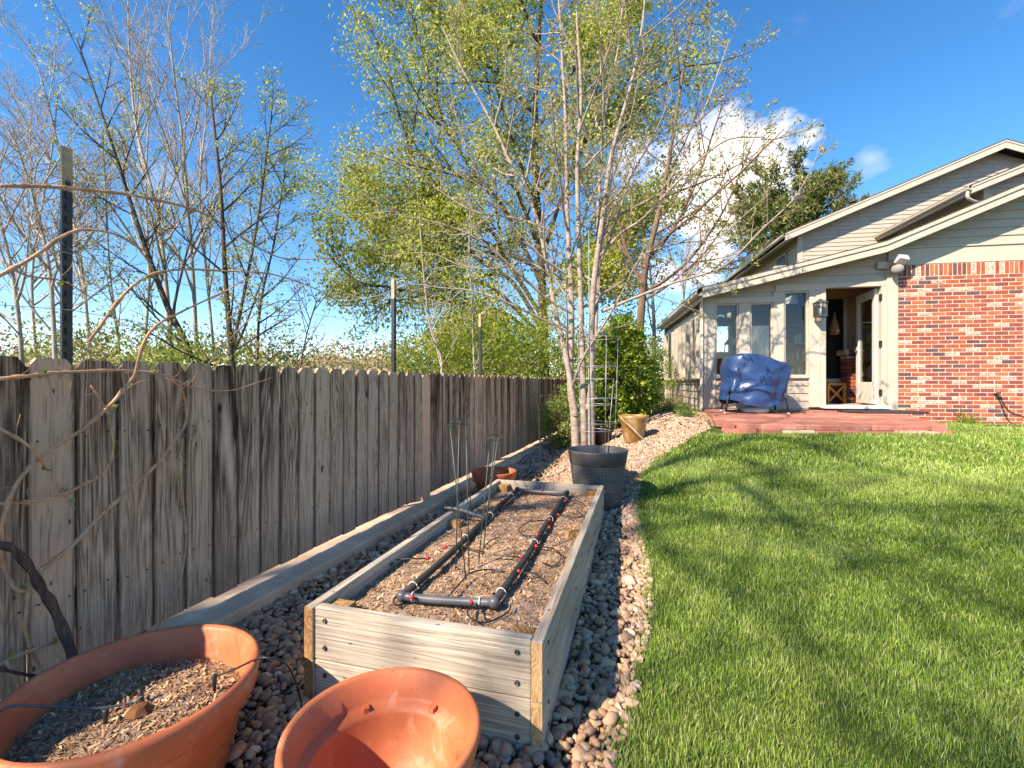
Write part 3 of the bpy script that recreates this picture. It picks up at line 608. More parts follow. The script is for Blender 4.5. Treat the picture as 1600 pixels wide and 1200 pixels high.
# ------------------------------------------------------------------ patio and things on it
patio = MB().prism([(1.3+(a-1.3)*.965, (b+.1)*.965-.1 if b < 0 else .02) for a, b in PATIO], lambda a, b: tuple(H2W(a, b, .40)), lambda a, b: tuple(H2W(a, b, .663 if b < -1 else .695))).build('patio', M['mortar']); tag(patio, kind='structure')
pr2 = random.Random(21)
def stone_prism(poly, z0, z1, mat, parent, name, world=True, inset=.016):
    cx = sum(p[0] for p in poly)/len(poly); cy = sum(p[1] for p in poly)/len(poly)
    q = [(cx+(x-cx)*(1-inset/max(.05, math.hypot(x-cx, y-cy))), cy+(y-cy)*(1-inset/max(.05, math.hypot(x-cx, y-cy)))) for x, y in poly]
    q2 = [(cx+(x-cx)*.97, cy+(y-cy)*.97) for x, y in q]
    n = len(q); V = [(x, y, z0) for x, y in q]+[(x, y, z1-.012) for x, y in q]+[(x, y, z1+pr2.uniform(-.003, .003)) for x, y in q2]
    F = [tuple(range(n-1, -1, -1)), tuple(range(2*n, 3*n))]+[(i+k*n, (i+1) % n+k*n, (i+1) % n+(k+1)*n, i+(k+1)*n) for k in (0, 1) for i in range(n)]
    return MB().add(V, F).build(name, mat, parent)
# irregular flags: jittered rows clipped to the patio outline
rows = [-2.74, -2.12, -1.45, -.85, -.30, .02]
def cutx(poly, a, b):
    return clip(clip(poly, -1, 0, -a), 1, 0, b)
PP = [(a, min(b, 0.0)) for a, b in PATIO]
joints = []
for i in range(5):
    xs = [-.6]; x = -.6+pr2.uniform(.3, .8)
    while x < 3.4: xs.append(x); x += pr2.uniform(.45, .95)
    xs.append(3.6); joints.append(xs)
for i in range(5):
    y0, y1 = rows[i], rows[i+1]; xs = joints[i]
    for a, b in zip(xs[:-1], xs[1:]):
        poly = [(a+pr2.uniform(-.06, .06), y0+.0), (b-.0+pr2.uniform(-.06, .06), y0), (b+.0, y1), (a, y1)]
        poly = PP[:]
        sl = pr2.uniform(-.12, .12)
        poly = clip(poly, -1, sl*0, -a); poly = clip(poly, 1, 0, b); poly = clip(poly, 0, -1, -y0); poly = clip(poly, 0, 1, y1)
        poly = [p for k, p in enumerate(poly) if math.dist(p, poly[k-1]) > .015]
        if len(poly) < 3: continue
        area = abs(sum(poly[k-1][0]*poly[k][1]-poly[k][0]*poly[k-1][1] for k in range(len(poly))))/2
        if area < .04: continue
        c = (sum(p[0] for p in poly)/len(poly), sum(p[1] for p in poly)/len(poly))
        W = [tuple(H2W(x+pr2.uniform(-.015, .015), y+pr2.uniform(-.015, .015)))[:2] for x, y in poly]
        zt = .735+.018*c[1]+pr2.uniform(-.006, .006)
        stone_prism(W, zt-.06, zt, M['flag'], patio, 'flagstone')
# rough edging course below the front flags
x = -.36
while x < 2.2:
    L = pr2.uniform(.22, .5); L = min(L, 2.24-x); y = -2.73 if x < 1.4 else -2.73+(x-1.4)*.09
    a = H2W(x, y-.03); b = H2W(x+L-.015, y-.03+.01); c = H2W(x+L-.015, y+.14); d = H2W(x, y+.14)
    stone_prism([tuple(p)[:2] for p in (a, b, c, d)], .50, .632+pr2.uniform(-.008, .006), M['flag'] if pr2.random() < .45 else M['tanstone'], patio, 'edging_stone', inset=.006); x += L
# door mat
mp_ = [(2.62+.62*math.copysign(abs(math.cos(t))**.55, math.cos(t)), -.50+.30*math.copysign(abs(math.sin(t))**.7, math.sin(t))) for t in np.linspace(0, 2*math.pi, 33)[:-1]]
o = MB().prism(mp_, lambda a, b: tuple(H2W(a, b, .733+.018*b+.006)), lambda a, b: tuple(H2W(a, b, .733+.018*b+.024))).build('door_mat', M['rubber'], bevel=.004); tag(o, 'dark grey oval door mat before the open door', 'mat')

# covered furniture
cv = empty('covered_chair', H2W(.14, -.75, .722), HR); tag(cv, 'blue vinyl cover draped over patio furniture with dark legs', 'covered furniture')
nb, ns_ = 128, 44; V = []
tr_ = random.Random(2)
for i in range(ns_+1):
    s = i/ns_*2
    for j in range(nb):
        th = j/nb*2*math.pi; c, sn = math.cos(th), math.sin(th)
        ex = math.copysign(abs(c)**.62, c); ey = math.copysign(abs(sn)**.62, sn)
        hw, hd = .55, .36
        top = lambda x: np.interp(x, [-.6, -.46, -.30, .0, .20, .66], [.86, .905, .925, .915, .875, .72])
        if s <= 1:
            x = ex*hw*s+(.12*s**3 if c > 0 else 0); y_ = ey*hd*s*(1-.25*max(0, c)*s*s); zz = top(x)-.035*s**4-.03*math.exp(-((x-.1)/.25)**2-((y_)/.2)**2)
        else:
            t = s-1; x = ex*hw; zt = top(x)-.035
            drop = zt-(.17+.045*math.sin(th*2+1)+.02*math.sin(th*5))
            fold = (.022*(1-2*abs(math.sin(th*4.5+1.3*t)))+.016*math.sin(th*7+1.5-3*t))*t
            bulge = .025*math.sin(t*math.pi)-(.05*math.exp(-((t-.55)/.12)**2) if c < -.4 else .012*math.exp(-((t-.55)/.08)**2))+.03*max(0, t-.5)
            bl_ = bulge*(1.0 if c < .3 else .45)
            x = ex*(hw+fold+bl_*.8)+(-.05*t if c < 0 else (.13*(1-t)**1.4-.03*t)); y_ = ey*(hd+fold+bl_); zz = zt-drop*t
        nz = noise.noise(Vector((x*3, y_*3, zz*3+3)))*.012+(.35-abs(noise.noise(Vector((x*1.6+zz*3.5, y_*2, zz*5.5-x*2.4)))))*.05*min(1, max(0, s-.8)*3)-.006
        sag = 0
        V.append(((x+c*(nz+sag)+.56)*.82, y_+sn*(nz+sag), (zz+nz*.6)*1.05))
F = [(i*nb+j, i*nb+(j+1) % nb, (i+1)*nb+(j+1) % nb, (i+1)*nb+j) for i in range(ns_) for j in range(nb)]
MB().add(V, F).build('cover', M['tarp'], cv, True)
for a, b in (((.02, -.30), (-.06, -.36)), ((.08, .26), (.04, .30)), ((.82, -.28), (.88, -.32)), ((.86, .26), (.90, .28))):
    leg = MB().tube([(a[0], a[1], .42), (b[0], b[1], .0)], .014, 8).build('leg', M['black'], cv, True)
    MB().tube([(b[0], b[1], -.001), (b[0]-.001, b[1], .02)], .019, 8).build('foot_cap', M['white'], leg, True)
wb = MB().lathe([(.001, 0), (.19, 0), (.205, .03), (.19, .07), (.10, .105), (.045, .12), (.03, .2), (.001, .2)], 28).build('umbrella_base', M['white'], None, True, loc=H2W(.62, -.78, .722)); tag(wb, 'white round weighted base under the blue covered furniture', 'base')

# lantern and floodlight
la = empty('wall_lantern', H2W(1.86, -.03, 2.36), HR); tag(la, 'bronze glass wall lantern beside the open door', 'lantern')
MB().box((-.05, .0, .02), (.05, .018, .22)).tube([(0, .0, .20), (0, -.06, .27), (0, -.11, .27)], .01, 8).build('bracket', M['lantern'], la)
fr = MB()
for sx in (-1, 1):
    for sy in (-1, 1): fr.box((sx*.072-.007, -.13+sy*.072-.007, .0), (sx*.072+.007, -.13+sy*.072+.007, .22))
fr.box((-.085, -.215, -.015), (.085, -.045, .0)); fr.add([(-.1, -.23, .221), (.1, -.23, .221), (.1, -.03, .221), (-.1, -.03, .221), (0, -.13, .30)], [(0, 1, 4), (1, 2, 4), (2, 3, 4), (3, 0, 4), (3, 2, 1, 0)])
fr.build('lantern_frame', M['lantern'], la); MB().box((-.068, -.198, .001), (.068, -.062, .219)).build('lantern_glass', M['glass'], la)
MB().lathe([(.001, 0), (.018, 0), (.022, .05), (.03, .09), (.02, .13), (.001, .14)], 12, (0, -.13, .01)).build('bulb', M['white'], la, True)
fl_ = empty('flood_light', H2W(3.02, -.02, 3.16), HR); tag(fl_, 'white security flood light at corner above the brick wall', 'lamp')
MB().box((-.22, -.03, .0), (-.02, .0, .12)).build('mount_plate', M['trim'], fl_, bevel=.01)
MB().tube([(-.06, -.02, .05), (.0, -.1, .06), (.04, -.12, .1)], .02, 8).build('arm', M['trim'], fl_, True)
hd = MB(); mt = Matrix.Translation((.05, -.17, .10)) @ Matrix.Rotation(R(-35), 4, 'X') @ Matrix.Rotation(R(15), 4, 'Z'); hd.box((-.09, -.08, -.05), (.09, .05, .06), mt); hd.build('lamp_head', M['white'], fl_, bevel=.012)
MB().lathe([(.001, 0), (.06, 0), (.09, .05), (.085, .12), (.04, .16), (.001, .16)], 18, (.03, -.13, -.12)).build('sensor', M['greystone'], fl_, True)
# hanging ornament, chair inside, orange cloth
o = MB().lathe([(.001, 0), (.07, .01), (.085, .08), (.06, .2), (.03, .3), (.012, .42), (.001, .44)], 12).build('hanging_ornament', M['brown'], None, True, loc=H2W(2.44, .62, 2.10)); tag(o, 'dried brown ornament hanging inside the open doorway', 'ornament')
ch = empty('wooden_chair', H2W(2.62, 1.30, .80), HR+.4); tag(ch, 'honey coloured wooden chair inside the sunroom doorway', 'chair')
MB().box((-.22, -.22, .36), (.22, .22, .40)).build('seat', M['intwood'], ch)
for sx in (-.2, .2):
    for sy in (-.2, .2): MB().box((sx-.02, sy-.02, 0), (sx+.02, sy+.02, .36)).build('leg', M['intwood'], ch)
cb = MB()
for s in (-1, 1): cb.tube([(-.18*s, -.20, .04), (.18*s, -.20, .34)], .02, 6)
cb.build('cross_brace', M['intwood'], ch)
bc = empty('bookcase', H2W(2.28, 2.3, .80), HR); tag(bc, 'honey wood bookcase seen through the tallest sunroom window', 'bookcase')
MB().box((-.35, -.15, 0), (-.32, .15, 1.7)).box((.32, -.15, 0), (.35, .15, 1.7)).box((-.319, .13, 0), (.319, .15, 1.7)).build('carcass', M['intwood'], bc)
for q in range(5): MB().box((-.319, -.14, .05+q*.4), (.319, .129, .075+q*.4)).build('shelf', M['intwood'], bc)
rb = random.Random(4)
for q in range(4):
    x = -.3
    while x < .25:
        w0 = rb.uniform(.025, .06); o = MB().box((x, -.1, .078+q*.4), (x+w0, .08, .078+q*.4+rb.uniform(.18, .3))).build('shelf_item', M[rb.choice(['brown', 'orange', 'white', 'tarp', 'greystone', 'screen'])], bc); x += w0+.004
oc = empty('armchair', H2W(.62, 1.25, .80), HR-.3); tag(oc, 'armchair with orange cloth behind the leftmost sunroom window', 'armchair')
MB().box((-.3, -.28, .12), (.3, .28, .42)).build('seat', M['orange'], oc, bevel=.05); MB().box((-.3, .2, .421), (.3, .34, 1.02)).build('backrest', M['orange'], oc, bevel=.05)
for sx in (-1, 1): MB().box((sx*.34-.04, -.28, .0), (sx*.34+.04, .3, .62)).build('armrest', M['intwood'], oc, bevel=.02)
fl2 = empty('floor_lamp', H2W(.94, 2.3, .80), HR); tag(fl2, 'white floor lamp behind the leftmost sunroom window', 'floor lamp')
MB().lathe([(.001, 0), (.14, 0), (.14, .02), (.001, .03)], 20).build('base', M['white'], fl2, True); MB().tube(crom([(0, 0, .02), (0, 0, .9), (.02, 0, 1.25), (.12, 0, 1.4)], 4), .012, 8).build('stem', M['white'], fl2, True); MB().lathe([(.05, .16), (.055, .16), (.17, 0), (.165, 0)], 20, (.16, 0, 1.28)).build('lamp_shade', M['white'], fl2, True)
# hose bib, hose, weeds at brick wall
hbp = H2W(4.55, -.02, 1.02)
o = MB().tube([H2W(4.55, .0, 1.02), H2W(4.55, -.08, 1.02), H2W(4.56, -.12, .98), H2W(4.57, -.12, .93)], [.014, .014, .014, .012], 8).lathe([(.001, 0), (.03, 0), (.03, .01), (.001, .01)], 10, tuple(H2W(4.55, -.09, 1.045))).build('garden_tap', M['screw'], None, True); tag(o, 'brass garden tap on the brick wall', 'tap')
hp = [H2W(4.57, -.12, .92), H2W(4.6, -.16, .80), H2W(4.66, -.2, .72), H2W(4.78, -.24, .66), H2W(4.9, -.3, .60), H2W(5.0, -.36, .52)]
for q in range(60):
    a = q*.45; rr_ = .30+.02*math.sin(q*.7); c = H2W(4.95, -.75, 0); p = c+Vector((rr_*math.cos(a), rr_*.8*math.sin(a), 0)); p.z = tz(p.x, p.y)+.04+.0022*q; hp.append(p)
for q in range(8): p = H2W(4.6-q*.12, -.9-.03*math.sin(q), 0); p.z = tz(p.x, p.y)+.035; hp.append(p)
o = MB().tube(crom(hp, 3), .012, 7).build('garden_hose', M['rubber'], None, True); tag(o, 'dark garden hose coiled on the grass below the brick wall', 'hose')

# ------------------------------------------------------------------ raised bed
BZ = .39; BWD, BLN = .90, 2.36
bed = empty('raised_bed', (-1.253, 1.42, 0), R(1.7)); tag(bed, 'long bleached wooden raised garden bed filled with brown soil', 'raised bed')
BMi = (Matrix.Translation((-1.253, 1.42, 0)) @ Matrix.Rotation(R(1.7), 4, 'Z')).inverted()
def bl(px, py, z): return BMi @ onz(px, py, z)
def in_bed(x, y, m=0):
    q = BMi @ Vector((x, y, 0)); return -m < q.x < BWD+m and -m < q.y < BLN+m
def bedboard(a, b, ax):
    """board with grain along its length: mesh built along local z, laid down"""
    L = [b[i]-a[i] for i in range(3)]
    if ax == 'y': M4 = Matrix.Rotation(R(-90), 4, 'X'); V0, V1 = (0, -L[2], 0), (L[0], 0, L[1]); 
    else: M4 = Matrix.Rotation(R(90), 4, 'Y'); V0, V1 = (-L[2], 0, 0), (0, L[1], L[0])
    o = MB().box(V0, V1).build('board', M['bedwood'], bed, bevel=.004); o.matrix_local = Matrix.Translation(a) @ M4; return o
for z0, z1 in ((-.02, .196), (.199, BZ)):
    for x0 in (0, BWD-.038):
        o = bedboard((x0, 0.0, z0), (x0+.038, BLN, z1), 'y')
        MB().box((x0+.001, -.003, z0+.001), (x0+.037, .0, z1-.001)).build('board_end', M['end_grain'], bed)
    bedboard((.040, .006, z0), (BWD-.040, .044, z1), 'x'); bedboard((.040, BLN-.044, z0), (BWD-.040, BLN-.006, z1), 'x')
for (a, b, t) in ((.040, .046, .365), (BWD-.13, .046, .365), (.040, BLN-.135, .365), (BWD-.13, BLN-.135, .365)):
    MB().box((0, 0, -.0), (.089, .089, t)).build('corner_post', M['post_brown'], bed, loc=(a, b, 0), bevel=.003)
for a in (.040, BWD-.129): MB().box((0, 0, 0), (.089, .06, .36)).build('middle_post', M['post_brown'], bed, loc=(a, 1.22, 0), bevel=.003)
for xx in (.085, BWD-.085):
    for zz in (.07, .145, .245, .345):
        sc_ = MB().lathe([(.001, 0), (.009, 0), (.009, .004), (.005, .006), (.001, .003)], 10); sc_.V[0] = sc_.V[0][:, [0, 2, 1]]*np.array([1, -1, 1])+np.array([xx, .006, zz]); sc_.build('screw', M['screw'], bed)
sc_ = MB()
for yy in (.09, .75, 1.25, 1.6, 2.25):
    for zz in (.07, .145, .245, .345):
        q = MB().lathe([(.001, 0), (.007, 0), (.007, .003), (.001, .004)], 8); sc_.add(q.V[0][:, [2, 0, 1]]+np.array([BWD, yy, zz]), [f for v in q.F.values() for f in v])
o = sc_.build('side_screws', M['screw'], bed); tag(o, kind='stuff')
# soil and chips
def soilz(x, y, base, amp, s=4.0): return base+amp*(noise.noise(Vector((x*s, y*s, 1.3)))+.5*noise.noise(Vector((x*s*3, y*s*3, 4.1)))+.3*noise.noise(Vector((x*s*9, y*s*9, 2.1))))
xs = np.linspace(.039, BWD-.039, 60); ys = np.linspace(.045, BLN-.045, 150)
V = [(x, y, soilz(x, y, .325, .014)) for y in ys for x in xs]
F = [(j*60+i, j*60+i+1, (j+1)*60+i+1, (j+1)*60+i) for j in range(149) for i in range(59)]
MB().add(V, F).build('soil', M['soil'], bed, True)
def flakes(n, pos, size, rngf, flat=.45, asp=.28):
    """n thin wood chips: pos (n,3)"""
    a = rngf.uniform(0, 2*np.pi, n); el = rngf.normal(0, flat, n); L = size*rngf.uniform(.4, 1.7, n)
    d = np.stack([np.cos(a)*np.cos(el), np.sin(a)*np.cos(el), np.sin(el)], 1); s = np.stack([-np.sin(a), np.cos(a), rngf.normal(0, .5, n)], 1); s /= np.linalg.norm(s, axis=1)[:, None]
    w_ = (L*asp*rngf.uniform(.5, 1.5, n))[:, None]; L = L[:, None]
    V = np.stack([pos-d*L-s*w_, pos+d*L-s*w_*.6, pos+d*L+s*w_*.6, pos-d*L+s*w_], 1).reshape(-1, 3)
    F = np.arange(4*n).reshape(n, 4); return V, F, np.repeat(rngf.random(n), 4)
n = 13000; px_ = rng.uniform(.045, BWD-.045, n); py_ = rng.uniform(.05, BLN-.05, n)
pz_ = np.array([soilz(a, b, .325, .014) for a, b in zip(px_, py_)])+.003
V, F, A = flakes(n, np.stack([px_, py_, pz_], 1), .0075, rng); o = ob('wood_chips', mesh_np('wood_chips', V, F, False, A), M['chip'], bed); tag(o, kind='stuff')

# irrigation frame lying on the soil
irr = empty('irrigation_frame', bed.location, R(1.7)); tag(irr, 'rectangular grey pipe irrigation frame with red valves on the soil', 'irrigation frame')
ZP = .362
fl0, fr0, bl0, br0 = bl(628, 931, ZP), bl(772, 941, ZP), bl(808, 765, ZP), bl(886, 770, ZP)
def pipe(a, b, r, mat, name, sag=.006, par=irr):
    a, b = Vector(a), Vector(b); pts = [a.lerp(b, t)+Vector((0, 0, -sag*4*t*(1-t)))+Vector((1, 0, 0))*.006*math.sin(t*7) for t in np.linspace(0, 1, 14)]
    return MB().tube(pts, r, 12).build(name, mat, par, True)
pipe(fl0, fr0, .0155, M['pvc'], 'front_pipe'); pipe(bl0, br0, .0150, M['pvc'], 'back_pipe'); pipe(fl0, bl0, .0165, M['tape'], 'side_pipe', .008); pipe(fr0, br0, .0165, M['tape'], 'side_pipe', .008)
for p in (fl0, fr0, bl0, br0):
    MB().lathe([(.001, -.021), (.014, -.019), (.0205, -.008), (.0215, .0), (.0205, .008), (.014, .019), (.001, .021)], 14, tuple(p)).build('elbow', M['pvc'], irr, True)
tee = fl0.lerp(bl0, .57); st0 = Vector((-.045, tee.y+.0, .412))
MB().tube(crom([tee+Vector((0, 0, .004)), Vector((.08, tee.y, .405)), st0], 5), .0135, 10).build('feed_pipe', M['pvc'], irr, True)
MB().tube([st0+Vector((.0, 0, .02)), st0+Vector((-.004, 0, -.40))], .017, 10).build('feed_elbow', M['pvc'], irr, True)
Z2 = lambda zx, zy, z: bl(600+zx/4.444, 740+zy/4.444, z)
def ring(c, d, r, t=.0022, k=16):
    d = Vector(d).normalized(); a = d.orthogonal().normalized(); b = d.cross(a)
    return [c+(a*math.cos(q)+b*math.sin(q))*r for q in np.linspace(0, 2*math.pi, k)]
for q, (a, b) in enumerate(((fl0, bl0), (fr0, br0))):
    for t in (.05, .38, .62, .9): MB().tube(ring(a.lerp(b, t)+Vector((.0, 0, -.004)), b-a, .0205), .0018, 5).build('zip_tie', M['clear'], irr, True)
for t in (.12, .85): MB().tube(ring(fl0.lerp(fr0, t), fr0-fl0, .0175), .003, 5).build('zip_tie', M['clear'], irr, True)
for zx, zy in ((205, 862), (612, 900), (435, 513), (312, 592), (815, 195), (940, 683), (960, 583), (1060, 510), (1068, 430), (1150, 378), (1150, 325), (1212, 290), (1255, 195), (1097, 118)):
    p = Z2(zx, zy, ZP+.006); d = Vector((0, -.8, .6))
    MB().tube([p, p+d*.006, p+d*.016, p+d*.020], [.004, .0085, .0085, .006], 10).build('valve', M['red'], irr, True)
ZS = .345
for L in ([(450, 500), (540, 500), (640, 530), (700, 545)], [(440, 860), (520, 770), (600, 690), (720, 665), (840, 680)], [(690, 515), (720, 480), (760, 455), (800, 442)], [(1130, 322), (1010, 335), (950, 370), (938, 405), (980, 430), (1060, 432)], [(790, 278), (880, 255), (1050, 235)], [(955, 690), (1040, 690), (1100, 735), (1130, 765)],
          [(605, 930), (580, 955), (600, 1000), (690, 1035), (800, 1000), (870, 950), (880, 905)], [(1075, 505), (1170, 520), (1230, 570), (1190, 640), (1100, 620)], [(80, 600), (180, 590), (300, 588)], [(1225, 290), (1330, 305), (1380, 290), (1340, 255)], [(1270, 190), (1340, 190), (1390, 212)], [(830, 192), (880, 210), (890, 245)], [(120, 840), (70, 870), (75, 910), (130, 905), (165, 870)], [(730, 235), (650, 225), (600, 265)], [(655, 925), (655, 985)], [(960, 583), (880, 575), (760, 565)]):
    pts = [Z2(a, b, ZS+.012*math.sin(i*1.3)) for i, (a, b) in enumerate(L)]
    MB().tube(crom(pts, 5), .0034, 6).build('drip_tube', M['black'], irr, True)
# wire stakes and rods
def world_tube(name, mat, paths, r, label, cat, group=None, k=6):
    m = MB()
    for p in paths: m.tube(p, r, k)
    o = m.build(name, mat, None, True); tag(o, label, cat, group); return o
def stake(legs, topz, ringpx, label):
    tp = [at(*q) for q in ringpx]
    paths = [[a, b] for a, b in legs]+[crom(tp, 4)]
    return world_tube('wire_stake', M['wire_green'], paths, .0028, label, 'stake', 'folded wire stakes in the raised bed')
def dz(px, py, z): r = ray(px, py); return (z-CAMZ)/r.z
d1 = dz(730, 905, .34)
stake([(at(728, 905, d1), at(703, 662, d1)), (at(733, 895, d1*1.02), at(728, 654, d1*1.04)), (at(712, 890, d1*1.05), at(718, 657, d1*1.06)), (at(736, 800, d1*1.2), at(728, 654, d1*1.04))], 0, [(701, 664, d1), (712, 655, d1*1.03), (729, 653, d1*1.05), (733, 662, d1*1.04), (720, 663, d1*1.0), (706, 660, d1*.98), (700, 666, d1)], 'taller folded green wire stake near front of raised bed')
d2 = dz(750, 878, .34)
stake([(at(748, 880, d2), at(766, 684, d2)), (at(754, 870, d2*1.04), at(774, 682, d2*1.05)), (at(757, 840, d2*1.1), at(778, 684, d2*1.08))], 0, [(760, 682, d2), (772, 679, d2*1.05), (785, 684, d2*1.06), (775, 688, d2), (764, 686, d2*.97), (758, 681, d2)], 'shorter folded green wire stake standing in the raised bed')
d3 = dz(844, 770, .34)
world_tube('hooked_rod', M['wire_green'], [crom([at(844, 772, d3), at(843, 700, d3), at(842, 640, d3), at(843, 622, d3), at(848, 617, d3), at(853, 621, d3)], 4)], .0028, 'thin rod with hooked tip at the far end of raised bed', 'rod')
g0 = onground(747, 742); dd = dz(747, 742, g0.z)
world_tube('black_stake', M['black'], [[at(747, 745, dd), at(745, 673, dd)]], .009, 'thick black plastic stake standing behind the red pot', 'stake')
# seedlings
def leafquad(pos, d, L, wd, nrm=None):
    d = Vector(d).normalized(); s = d.cross(Vector((0, 0, 1)))
    if s.length < .1: s = Vector((1, 0, 0))
    s.normalize(); u = s.cross(d)
    return [pos, pos+d*L*.5+s*wd+u*.1*L, pos+d*L, pos+d*L*.5-s*wd+u*.1*L]
for (zx, zy, sz, lab) in ((40, 625, .035, 'bright green seedling by left board of the raised bed'), (1025, 795, .014, 'tiny green sprout near right side of the raised bed')):
    p = onz(600+zx/4.444, 740+zy/4.444+5, .33); m = MB(); rs_ = random.Random(int(zx))
    for q in range(11):
        a = q*2.4; m.add(leafquad(p, (math.cos(a), math.sin(a), rs_.uniform(.5, 1.4)), sz*rs_.uniform(.8, 1.5), sz*.16), [(0, 1, 2, 3)])
    o = m.build('seedling', M['leaf_green'], attr=[rs_.random() for _ in range(44)]); tag(o, lab, 'seedling')

# ------------------------------------------------------------------ pots
def soil_disc(parent, r, z, amp, seed, chips=900, mound=0):
    k, rn = 36, 12; V = [(0, 0, z+mound)]; F = []
    for i in range(1, rn+1):
        for j in range(k):
            a = j*2*math.pi/k; q = r*i/rn; V.append((q*math.cos(a), q*math.sin(a), soilz(q*math.cos(a)+seed, q*math.sin(a), z, amp)+mound*(1-(i/rn)**2)))
    for j in range(k): F.append((0, 1+j, 1+(j+1) % k))
    for i in range(rn-1): F += [(1+i*k+j, 1+(i+1)*k+j, 1+(i+1)*k+(j+1) % k, 1+i*k+(j+1) % k) for j in range(k)]
    MB().add(V, F).build('soil', M['soil'], parent, True)
    if chips:
        rg_ = np.random.default_rng(seed); a = rg_.uniform(0, 6.283, chips); q = r*np.sqrt(rg_.random(chips))*.97
        X, Y = q*np.cos(a), q*np.sin(a); Zs = np.array([soilz(x+seed, y, z, amp)+mound*(1-(math.hypot(x, y)/r)**2) for x, y in zip(X, Y)])+.004
        V, F, A = flakes(chips, np.stack([X, Y, Zs], 1), .0072, rg_, .6); o = ob('mulch', mesh_np('mulch', V, F, False, A), M['chip'], parent); tag(o, kind='stuff')
pz = .06
lp = empty('terracotta_pot', (-1.445, .965, tz(-1.445, .965)-.01)); tag(lp, 'largest terracotta pot, soil filled, below the vine at the fence', 'pot', 'terracotta pots')
MB().lathe([(.001, 0), (.21, 0), (.225, .01), (.262, .20), (.268, .225), (.292, .232), (.308, .255), (.316, .31), (.312, .325), (.300, .328), (.290, .318), (.275, .25), (.262, .20), (.25, .10), (.001, .10)], 72).build('bowl', M['terra'], lp, True)
soil_disc(lp, .266, .225, .010, 5, 2600, .022)
cl = MB(); cl.lathe([(.001, 0), (.03, .002), (.034, .02), (.018, .036), (.001, .038)], 7, (.04, -.02, .235)); cl.build('bark_lump', M['brown'], lp)
def zpot(px, py, z): return onz(px, py, z)
# drip line over the big pot
zr = lp.location.z+.33
Lz = [onz(*q) for q in ((-8, 1118, zr), (20, 1103, zr+.01), (80, 1104, zr-.03), (150, 1107, zr-.06), (205, 1098, zr-.075), (222, 1088, zr-.06))]
L2 = [onz(*q) for q in ((335, 1058, zr-.06), (370, 1044, zr-.03), (400, 1030, zr+.005), (420, 1028, zr+.012), (445, 1035, zr-.02), (460, 1060, zr-.12), (470, 1095, zr-.24), (474, 1125, zr-.28))]
world_tube('drip_line', M['pvc'], [crom(Lz, 6)], .0034, 'grey drip line crossing the left side of largest terracotta pot', 'drip line')
world_tube('drip_line', M['black'], [crom(L2, 6)], .0034, 'black drip line looping over right rim of largest terracotta pot', 'drip line')
for px, py, lean, lab in ((224, 1100, (.015, 0), 'black drip emitter leaning in the middle of the potted soil'), (335, 1075, (0, .0), 'black upright drip emitter near right side of the potted soil'), (165, 1133, (0, 0), 'black drip emitter at the near edge of the potted soil')):
    p = onz(px, py+6, lp.location.z+.235)
    o = MB().tube([p, p+Vector((lean[0]*-.3, 0, .02)), p+Vector((-lean[0], 0, .052)), p+Vector((-lean[0], 0, .054))], [.0035, .0055, .0075, .005], 10).build('drip_emitter', M['black'], None, True); tag(o, lab, 'emitter', 'drip emitters in the largest pot')
cp = empty('terracotta_pot', (-.675, 1.045, tz(-.675, 1.045)-.015)); tag(cp, 'empty terracotta pot standing against front of the raised bed', 'pot', 'terracotta pots')
MB().lathe([(.001, 0), (.145, 0), (.152, .008), (.192, .235), (.200, .240), (.226, .250), (.236, .262), (.250, .318), (.248, .330), (.238, .334), (.228, .326), (.214, .262), (.206, .252), (.184, .246), (.180, .232), (.145, .03), (.001, .03)], 72).build('bowl', M['terra'], cp, True)
for a in (.3, 1.35, 2.4): 
    q = Matrix.Rotation(a, 4, 'Z'); MB().box((.186, -.008, .247), (.206, .008, .262), q).build('rim_tab', M['terra'], cp)
rp = empty('terracotta_pot', (-1.61, 4.50, tz(-1.61, 4.5)-.005)); tag(rp, 'red brown clay pot with wide rim between fence and raised bed', 'pot', 'terracotta pots')
MB().lathe([(.001, 0), (.15, 0), (.158, .01), (.185, .15), (.192, .155), (.215, .165), (.232, .255), (.229, .265), (.218, .265), (.21, .25), (.196, .17), (.18, .15), (.15, .06), (.001, .06)], 56).build('bowl', M['terra_red'], rp, True); soil_disc(rp, .172, .12, .006, 9, 200)
GP = onground(934, 791); GP = Vector((GP.x, GP.y, GP.z-.01))
gp = empty('charcoal_planter', GP); tag(gp, 'large charcoal grey planter with textured sides behind raised bed', 'planter')
def dimpled():
    N = NM('charcoal_weave', .5, .4); co = N.n('ShaderNodeTexCoord').outputs['Object']; sp = N.n('ShaderNodeSeparateXYZ', {0: co})
    an = N.m2('ARCTAN2', sp.outputs[1], sp.outputs[0]); s1 = N.n('ShaderNodeMath', {0: N.m2('ADD', N.m2('MULTIPLY', an, 64), N.m2('MULTIPLY', sp.outputs[2], 260))}, operation='SINE').outputs[0]; s2 = N.n('ShaderNodeMath', {0: N.m2('SUBTRACT', N.m2('MULTIPLY', an, 64), N.m2('MULTIPLY', sp.outputs[2], 260))}, operation='SINE').outputs[0]
    h = N.m2('MULTIPLY', s1, s2); N.link(N.ramp(h, [(.0, (.04, .041, .043)), (.5, (.24, .235, .225))]), 'Base Color'); N.bump(h, .8, .004); return N.m
M['dimpled'] = dimpled()
MB().lathe([(.001, 0), (.12, 0), (.16, .012), (.19, .05), (.205, .10), (.236, .385), (.2365, .387), (.22, .387), (.001, .387)], 64).build('body', M['dimpled'], gp, True)
